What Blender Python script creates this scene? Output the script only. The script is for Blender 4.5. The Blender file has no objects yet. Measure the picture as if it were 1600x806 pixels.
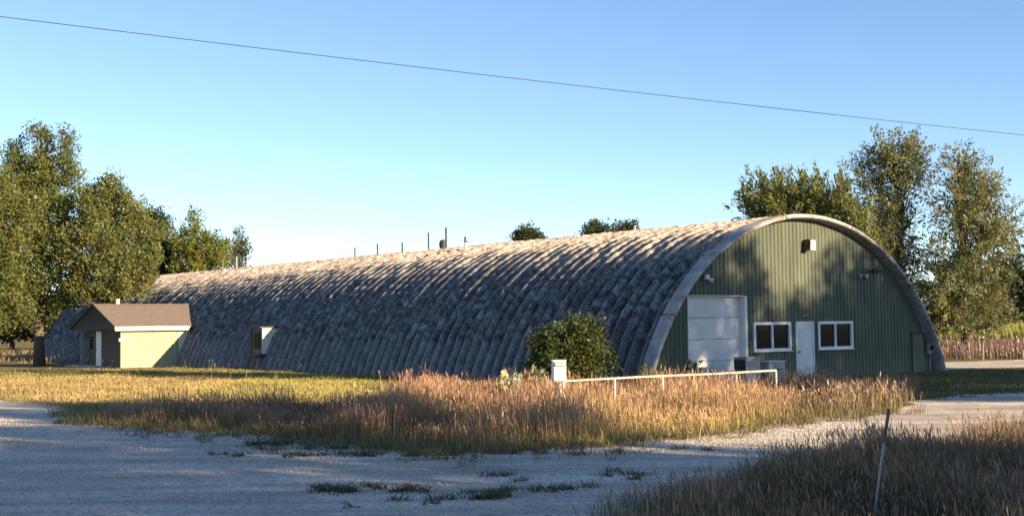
import bpy, bmesh, math, random
import numpy as np
from mathutils import Matrix, Vector

# ------------------------------------------------------------------ camera, sky, sun, exposure
F_PX, ROLL, PITCH, CAM_H = 2037.3, 0.013, 0.051, 2.069
HUT_AZ, HUT_X, HUT_Y = -0.657, 10.576, 47.644
R_ARC, Z_CEN, OVER = 8.568, -2.651, 0.48
SUN_EL, SUN_AZ = math.radians(16.0), math.radians(125.7)     # azimuth clockwise from +Y

scene = bpy.context.scene
col = scene.collection
cam_d = bpy.data.cameras.new('camera'); cam = bpy.data.objects.new('camera', cam_d); col.objects.link(cam)
cam_d.sensor_width = 36.0; cam_d.lens = 36.0 * F_PX / 1600.0
cam_d.clip_start = 0.1; cam_d.clip_end = 6000
cp, sp, cr, sr = math.cos(PITCH), math.sin(PITCH), math.cos(ROLL), math.sin(ROLL)
D = Vector((0, cp, sp)); U = Vector((0, -sp, cp)); XH = Vector((1, 0, 0))
rc = XH * cr - U * sr; uc = XH * sr + U * cr
M = Matrix((rc, uc, -D)).transposed().to_4x4(); M.translation = (0, 0, CAM_H)
cam.matrix_world = M
scene.camera = cam

world = bpy.data.worlds.new('World'); scene.world = world; world.use_nodes = True
wn, wl = world.node_tree.nodes, world.node_tree.links
wn.clear()
sky = wn.new('ShaderNodeTexSky'); sky.sky_type = 'NISHITA'; sky.sun_disc = False
sky.sun_elevation = SUN_EL; sky.sun_rotation = SUN_AZ
sky.altitude = 200; sky.air_density = 0.72; sky.dust_density = 0.0; sky.ozone_density = 2.2
bg = wn.new('ShaderNodeBackground'); bg.inputs['Strength'].default_value = 0.082
wo = wn.new('ShaderNodeOutputWorld')
hsv = wn.new('ShaderNodeHueSaturation'); hsv.inputs['Saturation'].default_value = 1.0; hsv.inputs['Hue'].default_value = 0.503
wl.new(sky.outputs[0], hsv.inputs['Color']); wl.new(hsv.outputs[0], bg.inputs[0]); wl.new(bg.outputs[0], wo.inputs[0])

sun_d = bpy.data.lights.new('sun', 'SUN'); sun = bpy.data.objects.new('sun', sun_d); col.objects.link(sun)
sun_d.energy = 5.0; sun_d.angle = math.radians(0.5); sun_d.color = (1.0, 0.76, 0.48)
to_sun = Vector((math.sin(SUN_AZ) * math.cos(SUN_EL), math.cos(SUN_AZ) * math.cos(SUN_EL), math.sin(SUN_EL)))
sun.rotation_euler = to_sun.to_track_quat('Z', 'Y').to_euler()
sun.location = (30, -20, 40)

vs = scene.view_settings
vs.view_transform = 'Standard'; vs.look = 'None'; vs.gamma = 1.0; vs.use_curve_mapping = False
vs.exposure = 1.5

# ------------------------------------------------------------------ helpers
rng = np.random.default_rng(7)
random.seed(7)
A_DIR = np.array([math.sin(HUT_AZ), math.cos(HUT_AZ), 0.0])      # along the hut, away from the camera
E_DIR = np.array([math.cos(HUT_AZ), -math.sin(HUT_AZ), 0.0])     # across the hut, to the right

def ray(px, py):
    x, y = px - 800.0, py - 403.0
    u = x * cr - y * sr; v = x * sr + y * cr
    d = (u / F_PX, 1.0, -v / F_PX)
    return np.array([d[0], d[1] * cp - d[2] * sp, d[1] * sp + d[2] * cp])
def gnd(px, py, z=0.0):
    d = ray(px, py); t = (z - CAM_H) / d[2]
    return np.array([0, 0, CAM_H]) + d * t
def at(px, py, Y):
    d = ray(px, py)
    return np.array([0, 0, CAM_H]) + d * (Y / d[1])
def hut_pt(s, r, z):
    return np.array([HUT_X, HUT_Y, 0]) + A_DIR * s + E_DIR * r + np.array([0, 0, z])

def tag(o, label=None, cat=None, group=None, kind=None):
    if label: o['label'] = label
    if cat: o['category'] = cat
    if group: o['group'] = group
    if kind: o['kind'] = kind
    return o
def empty(name, loc, rz=0.0):
    o = bpy.data.objects.new(name, None); col.objects.link(o)
    o.location = tuple(float(c) for c in loc); o.rotation_euler = (0, 0, rz); o.empty_display_size = 0.2
    return o
def link_mesh(name, me, mat, parent=None, loc=(0, 0, 0), rot=(0, 0, 0)):
    o = bpy.data.objects.new(name, me); col.objects.link(o)
    if mat is not None and len(me.materials) == 0: me.materials.append(mat)
    o.parent = parent; o.location = loc; o.rotation_euler = rot
    return o
def smooth(me, on=True):
    me.polygons.foreach_set('use_smooth', [on] * len(me.polygons))

class MB:
    def __init__(s): s.v = []; s.f = []
    def box(s, c, d, rz=0.0, taper=1.0):
        x, y, z = c; a, b, h = d[0] / 2, d[1] / 2, d[2] / 2
        n = len(s.v); cs, sn = math.cos(rz), math.sin(rz)
        for (i, j, k) in ((-1,-1,-1),(1,-1,-1),(1,1,-1),(-1,1,-1),(-1,-1,1),(1,-1,1),(1,1,1),(-1,1,1)):
            t = taper if k > 0 else 1.0
            px, py = i * a * t, j * b * t
            s.v.append((x + px * cs - py * sn, y + px * sn + py * cs, z + k * h))
        for q in ((0,3,2,1),(4,5,6,7),(0,1,5,4),(1,2,6,5),(2,3,7,6),(3,0,4,7)):
            s.f.append(tuple(n + i for i in q))
        return s
    def poly_prism(s, pts, axis_vec):
        # pts: closed ring of 3D points; extruded by axis_vec
        n = len(s.v); k = len(pts); ax = np.array(axis_vec)
        for p in pts: s.v.append(tuple(p))
        for p in pts: s.v.append(tuple(np.array(p) + ax))
        s.f.append(tuple(range(n, n + k))[::-1]); s.f.append(tuple(range(n + k, n + 2 * k)))
        for i in range(k):
            j = (i + 1) % k
            s.f.append((n + i, n + j, n + k + j, n + k + i))
        return s
    def tube(s, pts, rad, sides=8, cap=True):
        pts = [np.array(p, float) for p in pts]; k = len(pts)
        if not hasattr(rad, '__len__'): rad = [rad] * k
        n0 = len(s.v)
        for i, p in enumerate(pts):
            t = pts[min(i + 1, k - 1)] - pts[max(i - 1, 0)]; t = t / (np.linalg.norm(t) + 1e-9)
            ref = np.array([0, 0, 1.0]) if abs(t[2]) < 0.9 else np.array([1.0, 0, 0])
            u = np.cross(t, ref); u /= np.linalg.norm(u); w = np.cross(t, u)
            for j in range(sides):
                a = 2 * math.pi * j / sides
                s.v.append(tuple(p + rad[i] * (math.cos(a) * u + math.sin(a) * w)))
        for i in range(k - 1):
            for j in range(sides):
                j2 = (j + 1) % sides
                s.f.append((n0 + i*sides + j, n0 + i*sides + j2, n0 + (i+1)*sides + j2, n0 + (i+1)*sides + j))
        if cap:
            s.f.append(tuple(n0 + j for j in range(sides))[::-1]); s.f.append(tuple(n0 + (k-1)*sides + j for j in range(sides)))
        return s
    def mesh(s, name, bevel=0.0, smoothed=False):
        me = bpy.data.meshes.new(name); me.from_pydata(s.v, [], s.f)
        bm = bmesh.new(); bm.from_mesh(me)
        bmesh.ops.recalc_face_normals(bm, faces=bm.faces)
        if bevel > 0:
            bmesh.ops.bevel(bm, geom=list(bm.edges), offset=bevel, segments=1, affect='EDGES', clamp_overlap=True)
        bm.to_mesh(me); bm.free(); me.update()
        if smoothed: smooth(me)
        return me
    def build(s, name, mat, parent=None, bevel=0.0, smoothed=False, loc=(0,0,0), rot=(0,0,0)):
        return link_mesh(name, s.mesh(name, bevel, smoothed), mat, parent, loc, rot)

def np_mesh(name, verts, faces, colors=None):
    """verts (N,3); faces (M,k) constant k; colors (N,3) per vertex"""
    me = bpy.data.meshes.new(name)
    verts = np.ascontiguousarray(verts, np.float32); faces = np.ascontiguousarray(faces, np.int32)
    k = faces.shape[1]
    me.vertices.add(len(verts)); me.vertices.foreach_set('co', verts.ravel())
    me.loops.add(faces.size); me.loops.foreach_set('vertex_index', faces.ravel())
    me.polygons.add(len(faces))
    me.polygons.foreach_set('loop_start', np.arange(0, faces.size, k, dtype=np.int32))
    me.polygons.foreach_set('loop_total', np.full(len(faces), k, np.int32))
    me.update(calc_edges=True)
    if colors is not None:
        at_ = me.color_attributes.new('tint', 'FLOAT_COLOR', 'POINT')
        c = np.ones((len(verts), 4), np.float32); c[:, :3] = colors
        at_.data.foreach_set('color', c.ravel())
    return me

# ------------------------------------------------------------------ materials
def nt(name):
    m = bpy.data.materials.new(name); m.use_nodes = True
    n, l = m.node_tree.nodes, m.node_tree.links
    p = n.get('Principled BSDF')
    return m, n, l, p
def ramp(n, stops):
    r = n.new('ShaderNodeValToRGB'); e = r.color_ramp.elements
    e[0].position, e[0].color = stops[0][0], (*stops[0][1], 1)
    e[1].position, e[1].color = stops[-1][0], (*stops[-1][1], 1)
    for pos, c in stops[1:-1]:
        x = e.new(pos); x.color = (*c, 1)
    return r
def noise(n, l, vec, scale, detail=4, rough=0.6, dist=0.0):
    t = n.new('ShaderNodeTexNoise'); t.inputs['Scale'].default_value = scale
    t.inputs['Detail'].default_value = detail; t.inputs['Roughness'].default_value = rough
    t.inputs['Distortion'].default_value = dist
    if vec is not None: l.new(vec, t.inputs['Vector'])
    return t
def mixc(n, l, fac, a, b, mode='MIX'):
    m = n.new('ShaderNodeMix'); m.data_type = 'RGBA'; m.blend_type = mode
    for sock, val in ((m.inputs[0], fac), (m.inputs[6], a), (m.inputs[7], b)):
        if hasattr(val, 'links') or isinstance(val, bpy.types.NodeSocket): l.new(val, sock)
        elif isinstance(val, (int, float)): sock.default_value = val
        else: sock.default_value = (*val, 1)
    return m.outputs[2]
def pos_vec(n, l, scale=(1, 1, 1), rz=0.0):
    g = n.new('ShaderNodeNewGeometry'); mp = n.new('ShaderNodeMapping')
    mp.inputs['Scale'].default_value = scale; mp.inputs['Rotation'].default_value = (0, 0, rz)
    l.new(g.outputs['Position'], mp.inputs['Vector'])
    return mp.outputs[0]
def plain(name, c, rough=0.6, var=0.25, scale=3.0, metal=0.0, bump=0.0, dirt=None, spec=0.4):
    m, n, l, p = nt(name)
    v = pos_vec(n, l)
    t = noise(n, l, v, scale, 6, 0.65)
    lo = tuple(x * (1 - var) for x in c); hi = tuple(min(1, x * (1 + var * 0.6)) for x in c)
    r = ramp(n, [(0.3, lo), (0.7, hi)]); l.new(t.outputs['Fac'], r.inputs[0])
    out = r.outputs[0]
    if dirt:
        t2 = noise(n, l, v, scale * 0.37, 5, 0.7); r2 = ramp(n, [(0.5, (0, 0, 0)), (0.68, (1, 1, 1))])
        l.new(t2.outputs['Fac'], r2.inputs[0]); out = mixc(n, l, r2.outputs[0], out, dirt)
    l.new(out, p.inputs['Base Color'])
    p.inputs['Roughness'].default_value = rough; p.inputs['Metallic'].default_value = metal
    p.inputs['Specular IOR Level'].default_value = spec
    if bump:
        b = n.new('ShaderNodeBump'); b.inputs['Strength'].default_value = bump; b.inputs['Distance'].default_value = 0.02
        t3 = noise(n, l, v, scale * 6, 4); l.new(t3.outputs['Fac'], b.inputs['Height']); l.new(b.outputs[0], p.inputs['Normal'])
    return m

def leaf_mat(name, mult=(1, 1, 1), trans=0.40, gloss=0.018):
    m, n, l, p = nt(name); n.remove(p)
    o = n.get('Material Output')
    a = n.new('ShaderNodeAttribute'); a.attribute_name = 'tint'
    c = mixc(n, l, 1.0, a.outputs['Color'], mult, 'MULTIPLY')
    d = n.new('ShaderNodeBsdfDiffuse'); t = n.new('ShaderNodeBsdfTranslucent'); g = n.new('ShaderNodeBsdfGlossy')
    g.inputs['Roughness'].default_value = 0.45
    l.new(c, d.inputs['Color']); l.new(c, t.inputs['Color']); g.inputs['Color'].default_value = (0.9, 0.9, 0.85, 1)
    m1 = n.new('ShaderNodeMixShader'); m1.inputs[0].default_value = trans
    l.new(d.outputs[0], m1.inputs[1]); l.new(t.outputs[0], m1.inputs[2])
    m2 = n.new('ShaderNodeMixShader'); m2.inputs[0].default_value = gloss
    l.new(m1.outputs[0], m2.inputs[1]); l.new(g.outputs[0], m2.inputs[2])
    l.new(m2.outputs[0], o.inputs['Surface'])
    return m

def roof_mat(name, base_row=False):
    m, n, l, p = nt(name)
    v = pos_vec(n, l)
    t1 = noise(n, l, v, 3.4, 6, 0.68, 0.3)
    r1 = ramp(n, [(0.36, (0.030, 0.031, 0.032)), (0.46, (0.085, 0.087, 0.088)), (0.55, (0.17, 0.172, 0.173)), (0.68, (0.37, 0.37, 0.365))]
              if not base_row else [(0.28, (0.08, 0.082, 0.085)), (0.5, (0.16, 0.163, 0.167)), (0.75, (0.29, 0.29, 0.29))])
    l.new(t1.outputs['Fac'], r1.inputs[0])
    c = r1.outputs[0]
    t9 = noise(n, l, v, 11, 4, 0.7); r9 = ramp(n, [(0.38, (0.7, 0.7, 0.7)), (0.62, (1.22, 1.22, 1.22))]); l.new(t9.outputs['Fac'], r9.inputs[0])
    c = mixc(n, l, 1.0, c, r9.outputs[0], 'MULTIPLY')
    # rust-brown lichen and tar patches
    t2 = noise(n, l, v, 0.55, 5, 0.7); r2 = ramp(n, [(0.56, (0, 0, 0)), (0.68, (1, 1, 1))]); l.new(t2.outputs['Fac'], r2.inputs[0])
    f2 = n.new('ShaderNodeMath'); f2.operation = 'MULTIPLY'; f2.inputs[1].default_value = 0.6; l.new(r2.outputs[0], f2.inputs[0])
    c = mixc(n, l, f2.outputs[0], c, (0.10, 0.062, 0.042))
    if not base_row:
        # weathered tan crust towards the ridge, brightened to carry the sunlit upper zone
        g = n.new('ShaderNodeNewGeometry'); sx = n.new('ShaderNodeSeparateXYZ'); l.new(g.outputs['Position'], sx.inputs[0])
        t3 = noise(n, l, v, 1.6, 6, 0.7)
        ad = n.new('ShaderNodeMath'); ad.operation = 'MULTIPLY_ADD'; ad.inputs[1].default_value = 3.2; l.new(t3.outputs['Fac'], ad.inputs[0]); l.new(sx.outputs['Z'], ad.inputs[2])
        mr = n.new('ShaderNodeMapRange'); mr.inputs[1].default_value = 5.6; mr.inputs[2].default_value = 7.2; l.new(ad.outputs[0], mr.inputs[0])
        t4 = noise(n, l, v, 5.0, 5, 0.7); r4 = ramp(n, [(0.35, (0.13, 0.09, 0.07)), (0.5, (0.40, 0.335, 0.27)), (0.65, (0.68, 0.63, 0.54))]); l.new(t4.outputs['Fac'], r4.inputs[0])
        c = mixc(n, l, mr.outputs[0], c, r4.outputs[0])
    else:
        t5 = noise(n, l, v, 2.2, 6, 0.75); r5 = ramp(n, [(0.60, (0, 0, 0)), (0.70, (1, 1, 1))]); l.new(t5.outputs['Fac'], r5.inputs[0])
        c = mixc(n, l, r5.outputs[0], c, (0.09, 0.06, 0.05))
    # each sheet a little lighter or darker than its neighbour
    oi = n.new('ShaderNodeObjectInfo'); mr2 = n.new('ShaderNodeMapRange'); mr2.inputs[3].default_value = 0.88; mr2.inputs[4].default_value = 1.10
    l.new(oi.outputs['Random'], mr2.inputs[0])
    cmb = n.new('ShaderNodeCombineColor')
    for i in range(3): l.new(mr2.outputs[0], cmb.inputs[i])
    c = mixc(n, l, 1.0, c, cmb.outputs[0], 'MULTIPLY')
    l.new(c, p.inputs['Base Color'])
    p.inputs['Roughness'].default_value = 0.5; p.inputs['Specular IOR Level'].default_value = 0.5; p.inputs['Metallic'].default_value = 0.15 if base_row else 0.12
    b = n.new('ShaderNodeBump'); b.inputs['Strength'].default_value = 0.4; b.inputs['Distance'].default_value = 0.035
    l.new(t1.outputs['Fac'], b.inputs['Height']); l.new(b.outputs[0], p.inputs['Normal'])
    return m

def siding_mat():
    m, n, l, p = nt('green_siding')
    v = pos_vec(n, l, (1, 1, 0.25)); t = noise(n, l, v, 2.5, 6, 0.65)
    r = ramp(n, [(0.3, (0.052, 0.068, 0.048)), (0.55, (0.078, 0.095, 0.064)), (0.75, (0.12, 0.135, 0.088))]); l.new(t.outputs['Fac'], r.inputs[0])
    # chalky wear and mud splash low down
    g = n.new('ShaderNodeNewGeometry'); sx = n.new('ShaderNodeSeparateXYZ'); l.new(g.outputs['Position'], sx.inputs[0])
    t2 = noise(n, l, pos_vec(n, l, (1, 1, 0.4)), 4, 5, 0.7)
    ma = n.new('ShaderNodeMath'); ma.operation = 'MULTIPLY_ADD'; ma.inputs[1].default_value = -1.6; l.new(t2.outputs['Fac'], ma.inputs[0]); l.new(sx.outputs['Z'], ma.inputs[2])
    mr = n.new('ShaderNodeMapRange'); mr.inputs[1].default_value = -0.75; mr.inputs[2].default_value = 0.1; mr.inputs[3].default_value = 0.55; mr.inputs[4].default_value = 0.0
    l.new(ma.outputs[0], mr.inputs[0])
    c = mixc(n, l, mr.outputs[0], r.outputs[0], (0.17, 0.15, 0.10))
    l.new(c, p.inputs['Base Color']); p.inputs['Roughness'].default_value = 0.55; p.inputs['Specular IOR Level'].default_value = 0.35
    return m

def ground_mat():
    m, n, l, p = nt('meadow_ground')
    v = pos_vec(n, l)
    t1 = noise(n, l, v, 0.09, 5, 0.6); t2 = noise(n, l, v, 1.3, 6, 0.7); t3 = noise(n, l, v, 9, 4, 0.7)
    r1 = ramp(n, [(0.34, (0.12, 0.115, 0.04)), (0.5, (0.22, 0.175, 0.075)), (0.66, (0.31, 0.235, 0.11))]); l.new(t1.outputs['Fac'], r1.inputs[0])
    r2 = ramp(n, [(0.3, (0.55, 0.55, 0.5)), (0.7, (1.25, 1.2, 1.15))]); l.new(t2.outputs['Fac'], r2.inputs[0])
    r3 = ramp(n, [(0.3, (0.6, 0.6, 0.6)), (0.7, (1.2, 1.2, 1.2))]); l.new(t3.outputs['Fac'], r3.inputs[0])
    c = mixc(n, l, 1.0, r1.outputs[0], r2.outputs[0], 'MULTIPLY'); c = mixc(n, l, 1.0, c, r3.outputs[0], 'MULTIPLY')
    l.new(c, p.inputs['Base Color']); p.inputs['Roughness'].default_value = 0.95; p.inputs['Specular IOR Level'].default_value = 0.1
    b = n.new('ShaderNodeBump'); b.inputs['Strength'].default_value = 0.6; b.inputs['Distance'].default_value = 0.08
    l.new(t3.outputs['Fac'], b.inputs['Height']); l.new(b.outputs[0], p.inputs['Normal'])
    return m

def gravel_mat():
    m, n, l, p = nt('pale_gravel')
    v = pos_vec(n, l)
    vo = n.new('ShaderNodeTexVoronoi'); vo.inputs['Scale'].default_value = 26; l.new(v, vo.inputs['Vector'])
    rv = ramp(n, [(0.0, (0.50, 0.445, 0.37)), (0.5, (0.62, 0.56, 0.47)), (1.0, (0.73, 0.67, 0.57))]); 
    sc = n.new('ShaderNodeSeparateColor'); l.new(vo.outputs['Color'], sc.inputs[0]); l.new(sc.outputs[0], rv.inputs[0])
    t1 = noise(n, l, v, 0.45, 6, 0.65); r1 = ramp(n, [(0.32, (0.70, 0.68, 0.64)), (0.65, (1.12, 1.11, 1.10))]); l.new(t1.outputs['Fac'], r1.inputs[0])
    c = mixc(n, l, 1.0, rv.outputs[0], r1.outputs[0], 'MULTIPLY')
    # worn wheel tracks and dirt streaks running across the lot
    ts = noise(n, l, pos_vec(n, l, (0.16, 1.3, 1), 0.22), 1.0, 5, 0.6); rs = ramp(n, [(0.40, (0.72, 0.70, 0.66)), (0.6, (1.08, 1.08, 1.08))]); l.new(ts.outputs['Fac'], rs.inputs[0])
    c = mixc(n, l, 1.0, c, rs.outputs[0], 'MULTIPLY')
    t2 = noise(n, l, v, 1.1, 6, 0.7); r2 = ramp(n, [(0.60, (0, 0, 0)), (0.72, (1, 1, 1))]); l.new(t2.outputs['Fac'], r2.inputs[0])
    c = mixc(n, l, r2.outputs[0], c, (0.20, 0.18, 0.14))
    l.new(c, p.inputs['Base Color']); p.inputs['Roughness'].default_value = 0.9; p.inputs['Specular IOR Level'].default_value = 0.2
    b = n.new('ShaderNodeBump'); b.inputs['Strength'].default_value = 0.4; b.inputs['Distance'].default_value = 0.012
    l.new(vo.outputs['Distance'], b.inputs['Height'])
    b2 = n.new('ShaderNodeBump'); b2.inputs['Strength'].default_value = 0.6; b2.inputs['Distance'].default_value = 0.12
    l.new(t2.outputs['Fac'], b2.inputs['Height']); l.new(b.outputs[0], b2.inputs['Normal']); l.new(b2.outputs[0], p.inputs['Normal'])
    return m

def glass_mat():
    m, n, l, p = nt('dark_window_glass')
    p.inputs['Base Color'].default_value = (0.012, 0.016, 0.014, 1); p.inputs['Roughness'].default_value = 0.08
    p.inputs['Specular IOR Level'].default_value = 0.10
    t = noise(n, l, pos_vec(n, l), 1.2, 2); b = n.new('ShaderNodeBump'); b.inputs['Strength'].default_value = 0.05; b.inputs['Distance'].default_value = 0.02
    l.new(t.outputs['Fac'], b.inputs['Height']); l.new(b.outputs[0], p.inputs['Normal'])
    return m

MT = dict(
    roof=roof_mat('weathered_arch_metal'), roof_base=roof_mat('weathered_base_metal', True), siding=siding_mat(),
    ground=ground_mat(), gravel=gravel_mat(), glass=glass_mat(),
    trim=plain('galvanised_trim', (0.36, 0.355, 0.36), 0.55, 0.45, 2.5, bump=0.3, dirt=(0.24, 0.175, 0.12)),
    white=plain('white_paint', (0.74, 0.74, 0.72), 0.45, 0.08, 3),
    doorw=plain('dirty_white_paint', (0.68, 0.68, 0.67), 0.5, 0.12, 1.6, dirt=(0.55, 0.52, 0.47)),
    cream=plain('cream_paint', (0.72, 0.69, 0.54), 0.6, 0.12, 3),
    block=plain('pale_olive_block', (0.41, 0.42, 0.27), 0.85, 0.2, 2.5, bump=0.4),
    mortar=plain('olive_mortar', (0.29, 0.295, 0.18), 0.9, 0.2, 5),
    shingle=plain('brown_shingle', (0.19, 0.155, 0.13), 0.9, 0.3, 7, bump=0.6),
    dkgreen=plain('dark_green_paint', (0.035, 0.05, 0.045), 0.6, 0.2, 3),
    shadewall=plain('shade_dark_wall', (0.085, 0.078, 0.058), 0.8, 0.25, 3),  # shade of the shed front put into the colour; lit wall has the block
    timber=plain('grey_timber', (0.26, 0.235, 0.20), 0.85, 0.3, 6, bump=0.4),
    brown=plain('brown_metal', (0.075, 0.045, 0.035), 0.6, 0.3, 5),
    dark=plain('dark_metal', (0.035, 0.035, 0.035), 0.5, 0.3, 5),
    grey=plain('grey_metal', (0.34, 0.34, 0.34), 0.5, 0.2, 4, dirt=(0.25, 0.21, 0.17)),
    rail=plain('cream_pipe', (0.55, 0.53, 0.42), 0.55, 0.2, 5, dirt=(0.25, 0.17, 0.11)),
    rust=plain('rusty_stake', (0.16, 0.12, 0.095), 0.7, 0.35, 9),
    concrete=plain('concrete', (0.42, 0.41, 0.38), 0.9, 0.2, 4, bump=0.3),
    bark=plain('grey_bark', (0.13, 0.105, 0.082), 0.95, 0.35, 5, bump=0.8),
    wire=plain('wire_black', (0.03, 0.03, 0.035), 0.6, 0.1, 5),
    stone=None, leaf=leaf_mat('leaf_green'), grass=leaf_mat('grass_blade', trans=0.3, gloss=0.03),
)
def stone_mat():
    m, n, l, p = nt('gravel_stone'); a = n.new('ShaderNodeAttribute'); a.attribute_name = 'tint'
    l.new(a.outputs['Color'], p.inputs['Base Color']); p.inputs['Roughness'].default_value = 0.9
    return m
MT['stone'] = stone_mat()

# ------------------------------------------------------------------ ground and gravel
g = MB(); S = 2500
g.v = [(-S, -S, 0), (S, -S, 0), (S, S, 0), (-S, S, 0)]; g.f = [(0, 1, 2, 3)]
tag(g.build('ground', MT['ground']), kind='structure')

def ragged(pts, step=0.5, amp=0.22, seed=1):
    r_ = np.random.default_rng(seed); out = []
    n = len(pts)
    for i in range(n):
        a, b = np.array(pts[i]), np.array(pts[(i + 1) % n]); L = np.linalg.norm(b - a); k = max(1, min(80, int(L / step)))
        for j in range(k):
            p = a + (b - a) * j / k
            out.append(p + r_.normal(0, amp, 2) * (1 if L < 60 else 0))
    return out
def sheet(name, pts, z, mat):
    bm = bmesh.new(); vs_ = [bm.verts.new((float(p[0]), float(p[1]), z)) for p in pts]
    f = bm.faces.new(vs_); bmesh.ops.triangulate(bm, faces=[f]); bmesh.ops.recalc_face_normals(bm, faces=bm.faces)
    me = bpy.data.meshes.new(name); bm.to_mesh(me); bm.free()
    if me.polygons[0].normal.z < 0: me.flip_normals()
    return tag(link_mesh(name, me, mat), kind='structure')
LOT_PX = [(-300, 618), (0, 625), (90, 632), (130, 643), (150, 660), (280, 671), (410, 676), (520, 694), (640, 708), (760, 708),
          (860, 700), (960, 691), (1080, 682), (1190, 668), (1260, 655), (1400, 642), (1440, 624), (1600, 609), (1900, 600)]
lot = [gnd(*p)[:2] for p in LOT_PX]
lot += [gnd(1900, 632)[:2], gnd(1600, 680)[:2], gnd(1400, 706)[:2], gnd(1200, 742)[:2], gnd(1060, 790)[:2], gnd(1000, 860)[:2], np.array([1.0, 7.0]), np.array([0.5, -12.0]), np.array([-30.0, -12.0]), np.array([-32, 20.0])]
sheet('gravel_lot', ragged(lot, 0.45, 0.13, 3), 0.006, MT['gravel'])
trk = [gnd(*p)[:2] for p in [(1462, 566), (1600, 562), (1800, 560), (1800, 571), (1600, 574), (1462, 577)]]
sheet('gravel_track', ragged(trk, 0.8, 0.2, 5), 0.005, MT['gravel'])

LAST_H = None
def in_poly(P, poly):
    poly = np.asarray(poly); x, y = P[:, 0], P[:, 1]; ins = np.zeros(len(P), bool); j = len(poly) - 1
    for i in range(len(poly)):
        xi, yi, xj, yj = poly[i][0], poly[i][1], poly[j][0], poly[j][1]
        c = ((yi > y) != (yj > y)) & (x < (xj - xi) * (y - yi) / (yj - yi + 1e-12) + xi)
        ins ^= c; j = i
    return ins
def sample(poly, n, seed, tuft=0, spread=0.12):
    r_ = np.random.default_rng(seed); poly = np.asarray(poly); lo, hi = poly.min(0), poly.max(0); out = []
    tot = 0; need = n if not tuft else max(1, n // tuft)
    while tot < need:
        P = r_.uniform(lo, hi, (need * 3 + 50, 2)); P = P[in_poly(P, poly)]; out.append(P); tot += len(P)
    P = np.concatenate(out)[:need]
    global LAST_H
    LAST_H = np.ones(len(P))
    if tuft:
        th_ = r_.uniform(0.5, 1.12, len(P)) * (0.82 + 0.28 * np.sin(P[:, 0] * 1.7 + 1.3 * np.sin(P[:, 1] * 0.9)))
        k = r_.integers(0, len(P), n); P = P[k] + r_.normal(0, spread, (n, 2)); LAST_H = th_[k]
    return P

# loose stones on the lot
def stones(name, P, smin, smax, seed):
    r_ = np.random.default_rng(seed); n = len(P)
    base = np.array([(1,0,0),(0,1,0),(-1,0,0),(0,-1,0),(0,0,1),(0,0,-1)], float)
    tri = np.array([(0,1,4),(1,2,4),(2,3,4),(3,0,4),(1,0,5),(2,1,5),(3,2,5),(0,3,5)])
    s = r_.uniform(smin, smax, (n, 1, 1)) * r_.uniform(0.6, 1.3, (n, 1, 3)); s[:, :, 2] *= 0.6
    jit = r_.uniform(0.7, 1.3, (n, 6, 1)); V = base[None] * s * jit
    a = r_.uniform(0, 6.28, n); c, sn = np.cos(a)[:, None], np.sin(a)[:, None]
    x = V[:, :, 0] * c - V[:, :, 1] * sn; y = V[:, :, 0] * sn + V[:, :, 1] * c
    V = np.stack([x + P[:, 0:1], y + P[:, 1:2], V[:, :, 2] + 0.008 + smin * 0.15], -1)
    Fc = (tri[None] + (np.arange(n) * 6)[:, None, None]).reshape(-1, 3)
    t = r_.uniform(0.34, 0.66, (n, 1, 1)) * np.array([1, 0.95, 0.87]); t = np.repeat(t, 6, 1)
    me = np_mesh(name, V.reshape(-1, 3), Fc, t.reshape(-1, 3))
    o = link_mesh(name, me, MT['stone'])
    return tag(o, 'loose pale stones scattered over the gravel lot', 'gravel', kind='stuff')
near = [gnd(*p)[:2] for p in [(-60, 640), (150, 664), (410, 680), (640, 710), (860, 704), (1080, 686), (1260, 660), (1400, 655), (1200, 735), (1060, 785), (980, 850), (-60, 850)]]
stones('loose_gravel', sample(near, 20000, 11), 0.008, 0.022, 12)

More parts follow.
